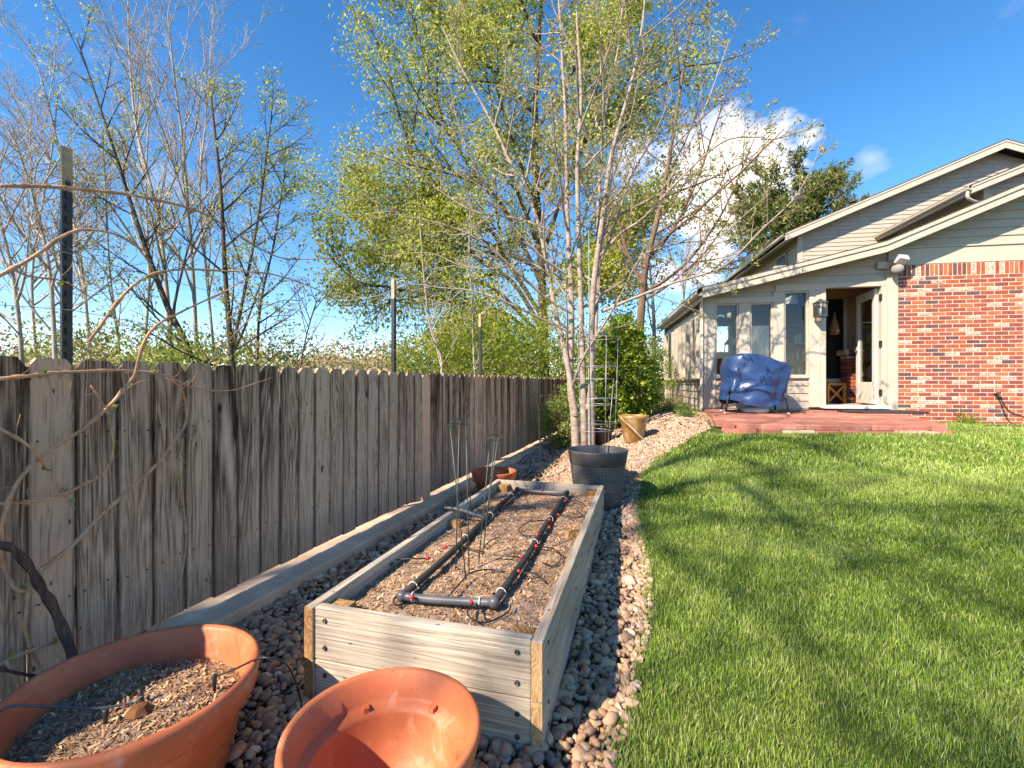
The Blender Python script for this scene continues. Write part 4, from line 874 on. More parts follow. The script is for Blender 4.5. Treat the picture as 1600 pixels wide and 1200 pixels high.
MB().lathe([(.2372, .383), (.2395, .386), (.255, .488), (.257, .50), (.250, .503), (.244, .496), (.226, .386), (.21, .30), (.2, .30), (.001, .30), (.001, .29), (.22, .29)], 64).build('rim', M['darkpot'], gp, True)
soil_disc(gp, .215, .38, .006, 3, 150)
TP = GP+Vector((-.10, .53, 0)); TP.z = tz(TP.x, TP.y)-.01
tp2 = empty('terracotta_pot', TP); tag(tp2, 'terracotta pot half hidden behind the charcoal planter', 'pot', 'terracotta pots')
hh = 1.22-(704-597)*4.55/730-TP.z
MB().lathe([(.001, 0), (.16, 0), (.17, .01), (.215, hh-.1), (.235, hh-.09), (.248, hh), (.245, hh+.008), (.233, hh+.006), (.22, hh-.09), (.2, hh-.12), (.001, hh-.12)], 48).build('bowl', M['terra'], tp2, True); soil_disc(tp2, .205, hh-.10, .006, 8, 150)
p = onground(938, 696); o = MB().lathe([(.001, 0), (.12, 0), (.135, .01), (.17, .2), (.19, .22), (.195, .26), (.185, .265), (.165, .22), (.001, .21)], 32).build('nursery_pot', M['black'], None, True, loc=p-Vector((0, 0, .01))); tag(o, 'black nursery pot in shade behind the tree stems', 'pot')
CPp = onground(990, 690); dcp = dz(990, 690, CPp.z); hc = 42*dcp/730; rt = 22.5*dcp/730
cer = empty('ceramic_pot', CPp-Vector((0, 0, .01))); tag(cer, 'glazed ochre brown ceramic pot standing on tan gravel', 'pot')
m = MB().lathe([(.001, 0), (rt*.62, 0), (rt*.66, .01), (rt*.86, hc*.7), (rt*.98, hc*.9), (rt*1.05, hc), (rt*.98, hc*1.01), (rt*.85, hc*.85), (rt*.6, hc*.4), (.001, hc*.4)], 40); m.build('bowl', M['ceramic'], cer, True); soil_disc(cer, rt*.82, hc*.82, .01, 4, 120)
a, b = at(969, 652, dcp*.97), onground(1016, 700)
world_tube('dead_stick', M['bark_pale'], [[a, a.lerp(b, .5)+Vector((0, 0, .02)), b+Vector((0, 0, .02))]], .006, 'thin pale stick leaning on the ochre ceramic pot', 'stick')
# plant cages standing in the two pots
def cage(c, z0, levels, rt_, rb, n, r, label, mat='wire', square=False):
    e = empty('plant_cage', (c.x, c.y, z0)); tag(e, label, 'plant cage', 'wire plant cages'); top = levels[-1]
    for j in range(n):
        a = j*2*math.pi/n+.5; MB().tube([(rb*math.cos(a), rb*math.sin(a), 0), (rt_*math.cos(a), rt_*math.sin(a), top-z0)], r, 6).build('upright', M[mat], e, True)
    for z in levels:
        q = rb+(rt_-rb)*(z-z0)/(top-z0)
        if square and z == top: pts = [(q*1.2*math.cos(t), q*1.2*math.sin(t), z-z0) for t in (.785, 2.356, 3.927, 5.498, .785)]
        else: pts = [(q*math.cos(t), q*math.sin(t), z-z0) for t in np.linspace(0, 6.2832, 25)]
        MB().tube(pts, r, 6).build('hoop', M[mat], e, True)
zpx = lambda y, d: CAMZ+(HZ-y)*d/FPX
dg = dz(934, 791, GP.z)
cage(GP+Vector((.0, .02, 0)), GP.z+.385, [zpx(660, dg), zpx(622, dg), zpx(573, dg), zpx(528, dg)], .185, .15, 4, .0019, 'tall galvanised wire cage standing in the charcoal planter')
cage(TP, TP.z+hh-.1, [zpx(672, dg+.5), zpx(632, dg+.5), zpx(592, dg+.5)], .20, .13, 3, .0019, 'shorter wire cage in the terracotta pot behind planter')
world_tube('green_stake', M['wire_blue'], [[GP+Vector((-.06, .0, .30)), at(921, 520, dg), at(920, 360, dg*1.03)]], .006, 'tall thin green stake rising from the charcoal planter', 'stake')

# pavers
def slabstone(name, px, w_, l_, rot, mat, label, group, th=.04):
    p = onground(*px); rs_ = random.Random(px[0]); poly = []
    for q in range(7):
        a = q*2*math.pi/7+rs_.uniform(-.2, .2); x, y = w_*math.cos(a)*rs_.uniform(.85, 1.1), l_*math.sin(a)*rs_.uniform(.85, 1.1)
        poly.append((p.x+x*math.cos(rot)-y*math.sin(rot), p.y+x*math.sin(rot)+y*math.cos(rot)))
    o = stone_prism(poly, p.z-.05, p.z+th, mat, None, name); tag(o, label, 'stone', group)
slabstone('stepping_stone', (800, 733), .22, .17, .2, M['greystone'], 'nearest grey stepping stone beside the red clay pot', 'grey stepping stones along the fence')
slabstone('stepping_stone', (845, 729), .17, .14, .9, M['greystone'], 'grey stepping stone set apart, towards the charcoal planter', 'grey stepping stones along the fence')
slabstone('stepping_stone', (823, 716), .26, .17, .1, M['greystone'], 'second grey stepping stone along the fence kerb', 'grey stepping stones along the fence')
slabstone('stepping_stone', (836, 706), .26, .16, .0, M['greystone'], 'third grey stepping stone along the fence kerb', 'grey stepping stones along the fence')
slabstone('stepping_stone', (847, 698), .26, .16, .1, M['greystone'], 'fourth grey stepping stone, beside the glossy shrub', 'grey stepping stones along the fence')
slabstone('stepping_stone', (856, 691), .26, .16, .1, M['greystone'], 'farthest grey stepping stone partly under the glossy shrub', 'grey stepping stones along the fence')
slabstone('edging_slab', (1004, 727), .13, .10, .5, M['tanstone'], 'flat buff stone slab at the lawn corner on gravel', None)
slabstone('edging_slab', (1018, 634), .2, .12, .2, M['tanstone'], 'far buff stone slab at the foot of conical evergreen', None)

# ------------------------------------------------------------------ pebbles and gravel
def icos(sub, nvar, seed, flat=(.5, .8), rough=.18):
    out = []; bm = bmesh.new(); bmesh.ops.create_icosphere(bm, subdivisions=sub, radius=1); V0 = np.array([v.co[:] for v in bm.verts]); F0 = np.array([[v.index for v in f.verts] for f in bm.faces]); bm.free()
    r = np.random.default_rng(seed)
    for i in range(nvar):
        V = V0*np.array([1, r.uniform(.55, .92), r.uniform(*flat)]); o = r.uniform(0, 50)
        k = np.array([1+rough*noise.noise(Vector(v)*1.3+Vector((o, 0, 0))) for v in V0]); out.append(V*k[:, None])
    return out, F0
PV, PF = icos(2, 14, 1, (.38, .72), .42); GV, GF = icos(1, 10, 2, (.5, .95), .5)
def scatter_stones(pts, sizes, variants, F, r, tilt=.35):
    n = len(pts); yaw = r.uniform(0, 6.283, n); tx = r.normal(0, tilt, n); ty = r.normal(0, tilt, n); vi = r.integers(0, len(variants), n)
    B = np.stack(variants)[vi]*sizes[:, None, None]
    def rot(B, a, i, j):
        c, s = np.cos(a)[:, None], np.sin(a)[:, None]; x, y = B[:, :, i].copy(), B[:, :, j].copy(); B[:, :, i] = c*x-s*y; B[:, :, j] = s*x+c*y
    rot(B, tx, 1, 2); rot(B, ty, 0, 2); rot(B, yaw, 0, 1); B += pts[:, None, :]
    k = B.shape[1]; return B.reshape(-1, 3), (F[None]+(np.arange(n)*k)[:, None, None]).reshape(-1, 3), np.repeat(r.random(n), k), (yaw, tx, ty, vi)
def jitter(x0, x1, y0, y1, s, r):
    X, Y = np.meshgrid(np.arange(x0, x1, s), np.arange(y0, y1, s)); X = X.ravel()+r.uniform(-.48, .48, X.size)*s; Y = Y.ravel()+r.uniform(-.48, .48, Y.size)*s; return X, Y
POTS = [(lp.location, .21), (cp.location, .15), (rp.location, .15), (gp.location, .16), (tp2.location, .15)]
def free(X, Y):
    k = ~np.array([in_bed(a, b, -.02) for a, b in zip(X, Y)])
    for l, q in POTS: k &= (X-l.x)**2+(Y-l.y)**2 > q*q
    return k
tan_edge = lambda Y: lawn_left(Y)-.012-.035*sstep(1.5, 2.6, Y)*sstep(5, 3.4, Y)
tanb = lambda X, Y: 4.25+.18*np.sin(X*6)-.3*sstep(-1.0, -.3, X)          # where river pebbles give way to tan gravel
r1 = np.random.default_rng(31)
pts_all, sz_all = [], []
for layer, (s, zz) in enumerate(((.031, -.004), (.036, .011))):
    X, Y = jitter(-1.94, .5, -.3, 4.6, s, r1); ok = (X < tan_edge(Y)) & (Y < tanb(X, Y)+.0) & free(X, Y)
    X, Y = X[ok], Y[ok]; pts_all.append(np.stack([X, Y, terrain(X, Y)+zz+r1.uniform(-.004, .006, len(X))], 1)); sz_all.append(np.clip(r1.lognormal(math.log(.0180), .33, len(X)), .009, .038))
X, Y = jitter(-1.93, -1.25, 4.2, 9.5, .06, r1); ok = free(X, Y); X, Y = X[ok], Y[ok]
pts_all.append(np.stack([X, Y, terrain(X, Y)+.002], 1)); sz_all.append(np.clip(r1.lognormal(math.log(.021), .25, len(X)), .013, .036))
Pp, Sz = np.concatenate(pts_all), np.concatenate(sz_all)
# the 300 that show largest become parts of their own
ca, sa = math.cos(YAW), math.sin(YAW)
dep = -Pp[:, 0]*sa+Pp[:, 1]*ca; rgt = Pp[:, 0]*ca+Pp[:, 1]*sa
sx_ = 800+FPX*rgt/np.maximum(dep, .1); sy_ = HZ-FPX*(Pp[:, 2]-CAMZ)/np.maximum(dep, .1)
inv = (dep > .5) & (sx_ > 5) & (sx_ < 1595) & (sy_ < 1190)
top = np.zeros(len(Pp), bool); a1 = len(pts_all[0]); top[a1:a1+len(pts_all[1])] = True
def hidden(p):
    o = Vector((0, 0, CAMZ)); v = Vector(p)-o
    for t in np.linspace(.5, .985, 34):
        q = o+v*t; b = BMi @ q
        if -.02 < b.x < BWD+.02 and -.02 < b.y < BLN+.02 and q.z < BZ+.01: return True
        for l, rr_ in POTS:
            if (q.x-l.x)**2+(q.y-l.y)**2 < (rr_*1.45)**2 and q.z < l.z+.33: return True
    return False
score = np.where(inv & top, Sz/np.maximum(dep, .1), 0); order = np.argsort(-score)[:900]; chosen = []
for i in order:
    if len(chosen) >= 300: break
    if not hidden(Pp[i]): chosen.append(i)
chosen = np.array(chosen); restm = np.ones(len(Pp), bool); restm[chosen] = False
lowl = restm.copy(); lowl[a1:] = False; upl = restm.copy(); upl[:a1] = False
RV, RF = icos(1, 10, 6, (.4, .75), .35)
for nm, kk, vv, ff in (('pebbles', upl, PV, PF), ('lower_pebbles', lowl, RV, RF)):
    V, F, A, _ = scatter_stones(Pp[kk], Sz[kk], vv, ff, r1); o = ob(nm, mesh_np(nm, V, F, True, A), M['pebble'], gravel); tag(o, kind='stuff')
SMs = []
for v in PV: me = mesh_np('pebble', v, PF, True); me.materials.append(M['pebble']); SMs.append(me)
for i in chosen:
    o = ob('pebble', SMs[int(r1.integers(0, 14))], None, gravel, tuple(Pp[i])); s = float(Sz[i]*1.12); o.scale = (s, s, s); o.rotation_euler = (r1.normal(0, .3), r1.normal(0, .3), r1.uniform(0, 6.28))
# tan gravel
X, Y = jitter(-1.4, 1.2, 3.7, 10.5, .030, r1); ok = (X < lawn_left(Y)+.02) & (Y > tanb(X, Y)-.1) & (X > -1.28-.4*sstep(6.5, 8, Y)) & free(X, Y)
hq = np.array([W2H(a, b) for a, b in zip(X, Y)]); ok &= ~((hq[:, 0] > -.05) & (hq[:, 1] > -.1)) & ~np.array([in_poly(a, b, PATIO) for a, b in hq])
X2, Y2 = jitter(-.6, .4, .2, 4.6, .022, r1); ok2 = (X2 > tan_edge(Y2)-.01) & (X2 < lawn_left(Y2)+.03); X, Y = np.concatenate([X[ok], X2[ok2]]), np.concatenate([Y[ok], Y2[ok2]])
Pt = np.stack([X, Y, terrain(X, Y)+r1.uniform(0, .010, len(X))], 1); V, F, A, _ = scatter_stones(Pt, np.clip(r1.lognormal(math.log(.0165), .3, len(X)), .008, .034), GV, GF, r1, .6)
o = ob('gravel_stones', mesh_np('gravel_stones', V, F, False, A), M['tan_gravel'], tan); tag(o, kind='stuff')
# fallen leaves and twigs near the shrubs
n = 260; X = r1.uniform(-1.2, .7, n); Y = r1.uniform(6.5, 10, n); V, F, A = flakes(n, np.stack([X, Y, terrain(X, Y)+.018], 1), .03, r1, .3, .4); o = ob('leaf_litter', mesh_np('leaf_litter', V, F, False, A), M['brown'], tan); tag(o, kind='stuff')

# ------------------------------------------------------------------ grass
r2 = np.random.default_rng(99)
def blades(X, Y, hgt, wid, r):
    k = np.lexsort((np.floor(X/.12), np.floor(Y/.12))); X, Y = X[k], Y[k]; n = len(X); Zs = terrain(X, Y)+.002; a = r.uniform(0, 6.283, n)
    pat = np.array([noise.noise(Vector((x*1.1, y*1.1, 0))) for x, y in zip(X[::20], Y[::20])]); pat = np.resize(pat.repeat(20), n)
    pat2 = np.array([noise.noise(Vector((x*3.1, y*3.1, 7)))+.8*noise.noise(Vector((x*.5, y*.5, 3))) for x, y in zip(X[::10], Y[::10])]); pat2 = np.resize(pat2.repeat(10), n)
    lean = r.normal(.25, .28, n); h = hgt*np.clip(r.lognormal(-.12, .32, n), .4, 2.1)*(1+.4*pat); wv_ = wid*r.uniform(.6, 1.3, n)
    dx, dy = np.cos(a), np.sin(a); face = a+np.pi/2+r.normal(0, .5, n); sx, sy = np.cos(face), np.sin(face)
    def pt(t, wk):
        bx = X+dx*lean*h*t*t*1.2; by = Y+dy*lean*h*t*t*1.2; bz = Zs+h*t*(1-.18*np.abs(lean)*t)
        return np.stack([bx-sx*wv_*wk, by-sy*wv_*wk, bz], 1), np.stack([bx+sx*wv_*wk, by+sy*wv_*wk, bz], 1)
    a0, b0 = pt(0, .5); a1_, b1_ = pt(.55, .42); tip, _ = pt(1.0, 0)
    V = np.stack([a0, b0, a1_, b1_, tip], 1).reshape(-1, 3); I = np.arange(n)*5
    F4 = np.stack([I, I+1, I+3, I+2], 1); F3 = np.stack([I+2, I+3, I+4], 1)
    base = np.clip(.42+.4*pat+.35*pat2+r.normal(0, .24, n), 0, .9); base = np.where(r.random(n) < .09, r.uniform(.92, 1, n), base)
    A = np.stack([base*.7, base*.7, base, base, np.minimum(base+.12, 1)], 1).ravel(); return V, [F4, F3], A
def lawnpts(y0, y1, dens, r, x1):
    n = int(dens*(y1-y0)*(x1+.6)); X = r.uniform(-.6, x1, n); Y = r.uniform(y0, y1, n)
    k = (X > lawn_left(Y)+r.normal(-.004, .016, n)+.012*np.sin(Y*9)+.008*np.sin(Y*23)) & (X < .58*Y+1.1)
    X, Y = X[k], Y[k]; hq = HO.x; d = np.stack([X-HO.x, Y-HO.y], 1); hx_ = d[:, 0]*hxv.x+d[:, 1]*hxv.y; hy_ = d[:, 0]*hyv.x+d[:, 1]*hyv.y
    k = (hy_ < -.06) & ~((hx_ < np.interp(hy_, [-2.8, -2.5, -1.4, .3], [2.2, 2.3, 2.6, 3.15])) & (hy_ > -2.80)); return X[k], Y[k]
Vs, F4s, F3s, As, off = [], [], [], [], 0
for (y0, y1, dens, h, w_, x1) in ((.6, 2.3, 25000, .026, .0023, 3.0), (2.3, 3.6, 20000, .030, .0029, 3.6), (3.6, 5.2, 13000, .035, .0042, 4.6), (5.2, 9.3, 6500, .037, .0075, 6.6)):
    X, Y = lawnpts(y0, y1, dens, r2, x1); V, (a, b), A = blades(X, Y, h, w_, r2)
    Vs.append(V); F4s.append(a+off); F3s.append(b+off); As.append(A); off += len(V)
n = 16000; Y = r2.uniform(.2, 9.2, n); X = .58*Y+1.1+r2.random(n)**1.4*4.5; k = np.array([W2H(a, b)[1] < -.06 for a, b in zip(X, Y)]); V, (a, b), A = blades(X[k], Y[k], .035, .014, r2)
Vs.append(V); F4s.append(a+off); F3s.append(b+off); As.append(A); off += len(V)
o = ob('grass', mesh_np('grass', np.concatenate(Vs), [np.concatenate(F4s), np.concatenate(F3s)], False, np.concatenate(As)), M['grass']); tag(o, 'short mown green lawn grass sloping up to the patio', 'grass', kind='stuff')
print('grass blades', off//5)

# ------------------------------------------------------------------ trees
class Tree:
    def __init__(s, seed): s.r = random.Random(seed); s.tr = MB(); s.br = MB(); s.leaf = []; s.nb = 0
    def tubeto(s, pts, r0, r1, lvl):
        n = len(pts); rad = [r0+(r1-r0)*i/(n-1) for i in range(n)]
        (s.tr if lvl == 0 else s.br).tube(pts, rad, 9 if r0 > .045 else (6 if r0 > .018 else (4 if r0 > .007 else 3)), caps=False); s.nb += 1
    def kids(s, pts, r0, r1, L, lvl, P):
        if lvl >= P['lv']:
            s.leaves(pts, P); return
        cnt = P['n'][lvl]; n = len(pts); r = s.r
        cnt = max(1, int(cnt*r.uniform(.75, 1.25)))
        for i in range(cnt):
            t = P['t0'][lvl]+(1-P['t0'][lvl])*((i+r.random())/cnt); f = t*(n-1); k = min(int(f), n-2); q = f-k
            p = pts[k].lerp(pts[k+1], q); d = (pts[k+1]-pts[k]).normalized()
            ax = d.orthogonal().normalized(); ax.rotate(Quaternion(d, r.uniform(0, 6.283)))
            nd = d.copy(); nd.rotate(Quaternion(ax, R(P['ang'][lvl]+r.gauss(0, 9))))
            ln = L*P['lr'][lvl]*(1.15-.65*t)*r.uniform(.6, 1.2); rr0 = min((r0+(r1-r0)*t)*.75, ln*P.get('thick', .016)+.0022)
            s.branch(p, nd, ln, rr0, lvl+1, P)
        if lvl > 0 and P.get('allleaf'): s.leaves(pts, P, .5)
    def branch(s, p, d, L, r0, lvl, P):
        seg = P['seg']; n = max(3, min(9, int(L/seg)+2)); pts = [p.copy()]; d = d.normalized(); r = s.r; wv_ = P['wig']; up = P['up'][min(lvl, len(P['up'])-1)]
        for i in range(n-1):
            d = (d+Vector((r.gauss(0, wv_), r.gauss(0, wv_), r.gauss(0, wv_)+up))).normalized(); pts.append(pts[-1]+d*(L/(n-1)))
        r1 = max(P.get('tip', .0022), r0*.25); s.tubeto(pts, r0, r1, lvl); s.kids(pts, r0, r1, L, lvl, P)
    def limb(s, pts, r0, r1, lvl, P, smooth=5):
        pts = crom(pts, smooth); L = sum((b-a).length for a, b in zip(pts, pts[1:])); s.tubeto(pts, r0, r1, lvl); s.kids(pts, r0, r1, L, lvl, P)
    def leaves(s, pts, P, k=1):
        n = P.get('leaf', 0)*k
        if not n: return
        r = s.r; m = int(n)+(r.random() < n-int(n))
        for _ in range(m):
            f = r.uniform(P.get('lt', .15), 1)*(len(pts)-1); i = min(int(f), len(pts)-2); p = pts[i].lerp(pts[i+1], f-i); d = (pts[i+1]-pts[i]).normalized()
            s.leaf.append((*p, *d))
    def build(s, name, base, bark, leafmat, label, cat='tree', group=None, ls=.06, lw=.45, cl=1, spread=.0):
        e = empty(name, base); tag(e, label, cat, group)
        if s.tr.V: s.tr.build('trunk', M[bark], e, True, True)
        if s.br.V: s.br.build('branches', M[bark], e, True, True)
        if s.leaf:
            V, F, A = leafmesh(np.array(s.leaf), ls, lw, cl, spread, s.r.randrange(10**6)); ob('crown', mesh_np('crown', V-np.array(base)[None, :], F, False, A), M[leafmat], e)
        return e
def leafmesh(L, ls, lw, cl=1, spread=0, seed=0, align=.5):
    r = np.random.default_rng(seed); L = np.repeat(L, cl, 0); n = len(L); p = L[:, :3]+r.normal(0, 1, (n, 3))*spread
    d = L[:, 3:]*align+r.normal(0, .6, (n, 3)); d /= np.linalg.norm(d, axis=1)[:, None]+1e-9
    s = np.cross(d, r.normal(0, 1, (n, 3))); s /= np.linalg.norm(s, axis=1)[:, None]+1e-9
    l = (ls*r.uniform(.55, 1.35, n))[:, None]; w_ = l*lw*.5; u = np.cross(s, d)
    V = np.stack([p, p+d*l*.5+s*w_+u*l*.08, p+d*l, p+d*l*.5-s*w_+u*l*.08], 1).reshape(-1, 3); I = np.arange(n)*4
    return V, np.stack([I, I+1, I+2, I+3], 1), np.repeat(r.random(n), 4)
def path(pp, d, drift=0): return [at(x, y, d+drift*i/(len(pp)-1)) for i, (x, y) in enumerate(pp)]

# ornamental multi-stemmed tree in the gravel
P1 = dict(lv=3, n=[12, 7, 4], t0=[.25, .2, .25], ang=[48, 45, 42], lr=[.30, .42, .5], up=[.02, .05, .04, .03], wig=.07, seg=.16, leaf=3.6, lt=.3, thick=.011, tip=.0022)
P1b = dict(P1, n=[12, 4, 2], lr=[.20, .4, .5], ang=[42, 45, 40])
T = Tree(101); D = 6.6; bse = onground(911, 699)
stems = [([(900, 706), (896, 640), (891, 600), (893, 465), (886, 330), (884, 195), (877, 69), (872, -20)], .062, .3),
         ([(913, 706), (911, 595), (906, 420), (902, 262), (908, 150), (902, 40), (900, -30)], .05, .1),
         ([(924, 706), (924, 595), (926, 465), (940, 352), (956, 240), (985, 136), (1002, 50), (1010, -30)], .055, -.4),
         ([(899, 650), (885, 560), (867, 483), (849, 384), (831, 321), (795, 249), (768, 190), (723, 110), (690, 40)], .045, .6),
         ([(917, 640), (930, 520), (934, 400), (936, 300), (945, 180), (965, 80), (975, -20)], .04, 1.0)]
for pp, r0, dr_ in stems: T.limb(path(pp, D, dr_), r0, .010, 0, P1)
for pp, r0, dr_, d0 in (([(893, 490), (853, 465), (813, 429), (772, 393), (732, 366), (682, 348), (625, 335), (560, 300)], .022, -.9, D), ([(880, 372), (840, 352), (795, 339), (740, 330), (690, 300), (640, 262), (590, 240)], .018, .4, D), ([(892, 520), (850, 500), (800, 476), (740, 455), (690, 450), (640, 445), (590, 462), (540, 470)], .018, -.5, D), ([(886, 430), (845, 400), (800, 352), (765, 300), (740, 255), (715, 190), (700, 120)], .02, -.7, D),
                        ([(940, 487), (990, 466), (1052, 442), (1100, 428), (1138, 411), (1192, 357), (1246, 303), (1291, 213)], .024, -1.2, D), ([(938, 400), (970, 365), (1007, 339), (1066, 276), (1129, 222), (1180, 214), (1210, 217), (1241, 200)], .022, -.8, D), ([(942, 350), (980, 330), (1030, 300), (1070, 240), (1105, 160), (1130, 90), (1140, 60)], .02, .5, D), ([(928, 480), (960, 430), (1000, 400), (1060, 380), (1120, 372), (1170, 330), (1205, 300)], .018, .6, D), ([(890, 470), (860, 430), (820, 410), (770, 420), (720, 415), (670, 395), (600, 400)], .018, .5, D)):
    T.limb(path(pp, d0, dr_), r0, .004, 1, dict(P1, n=[9, 15, 4], lr=[.3, .22, .45], leaf=3))
print('ornamental', T.nb, len(T.leaf))
T.build('ornamental_tree', bse, 'bark_grey', 'leaf_bud', 'slender grey many stemmed tree with opening buds on the gravel', ls=.042, lw=.5, cl=3, spread=.016)

# budding tree with brown trunk beyond the evergreen
P2 = dict(lv=3, n=[13, 8, 4], t0=[.28, .2, .2], ang=[52, 42, 40], lr=[.34, .42, .5], up=[.03, .07, .06, .05], wig=.06, seg=.25, leaf=5, thick=.010, tip=.003)
T = Tree(202); T.limb(path([(992, 700), (996, 600), (999, 540), (1003, 470), (1010, 410), (1025, 350), (1038, 290), (1052, 210), (1066, 120), (1080, 30)], 11), .12, .02, 0, P2)
for pp in ([(1012, 405), (1050, 360), (1090, 280), (1120, 190), (1150, 110)], [(1003, 460), (1050, 430), (1090, 390), (1130, 330), (1165, 250), (1185, 200)], [(1005, 450), (975, 380), (960, 300), (955, 220)]):
    T.limb(path(pp, 11, .8), .05, .008, 1, dict(P2, n=[9, 14, 5], lr=[.3, .3, .45]))
print('budding', T.nb, len(T.leaf))
T.build('budding_tree', at(992, 700, 11), 'bark_red', 'leaf_bud', 'brown trunked budding tree standing behind the conical evergreen', ls=.065, lw=.5, cl=2, spread=.03)

# large green tree beyond the fence
P3 = dict(lv=4, n=[13, 9, 7, 5], t0=[.25, .18, .15, .1], ang=[45, 42, 45, 48], lr=[.5, .42, .42, .45], up=[.02, .03, -.02, -.06, -.08], wig=.09, seg=.5, leaf=13, lt=.0, allleaf=True, thick=.013, tip=.004)
T = Tree(303); DB = 14.5
T.limb(path([(850, 690), (850, 560), (846, 430), (838, 300), (836, 190), (842, 60), (850, -60)], DB), .17, .05, 0, P3)
for pp, r0 in (([(850, 520), (800, 440), (740, 400), (680, 330), (640, 230), (610, 130), (590, 60)], .075), ([(848, 450), (790, 330), (740, 270), (690, 180), (660, 80), (640, 0)], .075), ([(850, 545), (790, 490), (700, 470), (620, 450), (560, 440), (515, 400)], .06), ([(848, 400), (880, 300), (920, 200), (940, 90), (960, 0)], .07), ([(842, 330), (800, 220), (770, 110), (750, 0)], .065), ([(850, 500), (780, 400), (690, 400), (600, 370), (545, 330), (530, 270)], .06), ([(850, 480), (905, 420), (960, 370), (1000, 300)], .08), ([(850, 560), (800, 530), (760, 520), (700, 525)], .05), ([(850, 530), (770, 450), (700, 430), (640, 400), (590, 390)], .07), ([(850, 500), (800, 420), (760, 350), (720, 330), (670, 300)], .07), ([(848, 470), (900, 440), (930, 430), (970, 440)], .05), ([(850, 590), (790, 560), (740, 545), (690, 540)], .05), ([(846, 420), (760, 380), (700, 350), (640, 330), (580, 310)], .07)):
    T.limb(path(pp, DB, T.r.uniform(-2.2, 2.2)), r0, .02, 1, dict(P3, n=[9, 15, 7, 5], lr=[.5, .34, .42, .45]))
print('big', T.nb, len(T.leaf))
T.build('leafy_tree', at(850, 690, DB), 'bark_dark', 'leaf_spring', 'huge spreading tree with fresh yellow green leaves beyond the fence', ls=.115, lw=.5, cl=1, spread=.26)

# bare and sparse trees on the left, beyond the fence
PL = dict(lv=3, n=[17, 8, 6], t0=[.3, .2, .15], ang=[32, 32, 34], lr=[.36, .45, .5], up=[.03, .10, .09, .07], wig=.06, seg=.3, leaf=0, thick=.012, tip=.003)
PG = dict(PL, n=[19, 7, 4], ang=[42, 40, 42], up=[.03, .05, .03, .0], leaf=4.5, lr=[.25, .42, .5], t0=[.15, .15, .1])
LEFT = [([(318, 700), (298, 560), (262, 480), (232, 400), (205, 320), (185, 255), (150, 150), (120, 60)], 8.5, .085, 'bark_dark', PG, 'dark trunked tree leaning left with sparse leaves beyond fence'),
        ([(275, 700), (268, 560), (258, 430), (245, 330), (215, 210), (203, 100), (200, 0)], 9.5, .075, 'bark_pale', PL, 'tallest bare tree with whitish branches beyond the fence'),
        ([(320, 700), (308, 560), (302, 440), (295, 340), (285, 220), (272, 120), (262, 20)], 10.2, .07, 'bark_pale', PL, 'bare whitish tree just behind the leaning dark trunk'),
        ([(372, 700), (362, 560), (352, 430), (345, 300), (335, 200), (330, 150)], 8.0, .075, 'bark_dark', PG, 'straight dark trunked tree with small green leaves beyond fence'),
        ([(350, 700), (362, 560), (385, 440), (405, 330), (418, 230), (425, 180)], 8.3, .05, 'bark_dark', PG, 'thin dark tree leaning right with small leaves beyond fence'),
        ([(200, 700), (188, 560), (172, 430), (165, 300), (160, 200)], 8.9, .04, 'bark_pale', dict(PG, leaf=4), 'slim pale sapling with few leaves right of steel post'),
        ([(92, 700), (86, 560), (78, 430), (58, 330), (30, 240), (10, 200)], 7.4, .06, 'bark_pale', dict(PL, ang=[48, 42, 38]), 'bare whitish crooked tree just left of the steel post'),
        ([(128, 700), (102, 560), (97, 450), (108, 350), (122, 260)], 7.8, .05, 'bark_pale', dict(PL, ang=[45, 42, 38]), 'small bare pale tree right behind the tallest steel post'),
        ([(35, 700), (34, 560), (20, 430), (-8, 320), (-30, 250)], 6.8, .05, 'bark_pale', dict(PL, ang=[48, 42, 38]), 'leftmost bare pale tree at the picture edge beyond fence'),
        ([(405, 700), (402, 560), (408, 470), (428, 380), (440, 300), (446, 270)], 9.2, .045, 'bark_dark', dict(PG, leaf=6), 'small twiggy tree at right end of the left tree group'),
        ([(230, 700), (226, 560), (233, 430), (228, 300), (233, 150), (228, 20)], 11, .06, 'bark_pale', PL, 'straight bare whitish tree between the leaning trunk and post'),
        ([(150, 700), (141, 560), (128, 420), (102, 280), (72, 150), (45, 60)], 10, .06, 'bark_pale', PL, 'bare whitish tree leaning left across the tallest steel post'),
        ([(345, 700), (335, 560), (322, 420), (312, 300), (322, 180), (332, 60)], 11.5, .055, 'bark_pale', PL, 'bare pale tree just left of the straight dark trunk'),
        ([(62, 700), (56, 560), (50, 430), (66, 320), (82, 230), (90, 150)], 9.2, .05, 'bark_pale', dict(PL, ang=[46, 42, 38]), 'bare pale tree with upright top left of steel post'),
        ([(462, 720), (468, 590), (480, 520), (495, 470)], 7.0, .02, 'bark_red', dict(PL, n=[9, 4, 2]), 'short bare brown sapling in the gap between tree groups'),
        ([(640, 700), (690, 585), (672, 510), (662, 430), (655, 330)], 9.5, .035, 'bark_pale', dict(PG, leaf=5, n=[12, 5, 3]), 'slender pale sapling right of the middle steel post'),
        ([(760, 700), (742, 585), (738, 480), (733, 400), (735, 300)], 10, .03, 'bark_pale', dict(PG, leaf=5, n=[12, 5, 3]), 'slender pale sapling left of the far steel post')]
for i, (pp, d, r0, bk, P, lab) in enumerate(LEFT):
    T = Tree(400+i); T.limb(path(pp, d, .6*math.sin(i*2.1)), r0*.75, .010, 0, P); b0 = at(*pp[0], d); b0.z = 0
    T.build('bare_tree' if not P['leaf'] else 'sparse_tree', b0, bk, 'leaf_spring', lab, group='trees beyond the left fence', ls=.055, lw=.5, cl=1, spread=.06); print(i, T.nb, len(T.leaf))
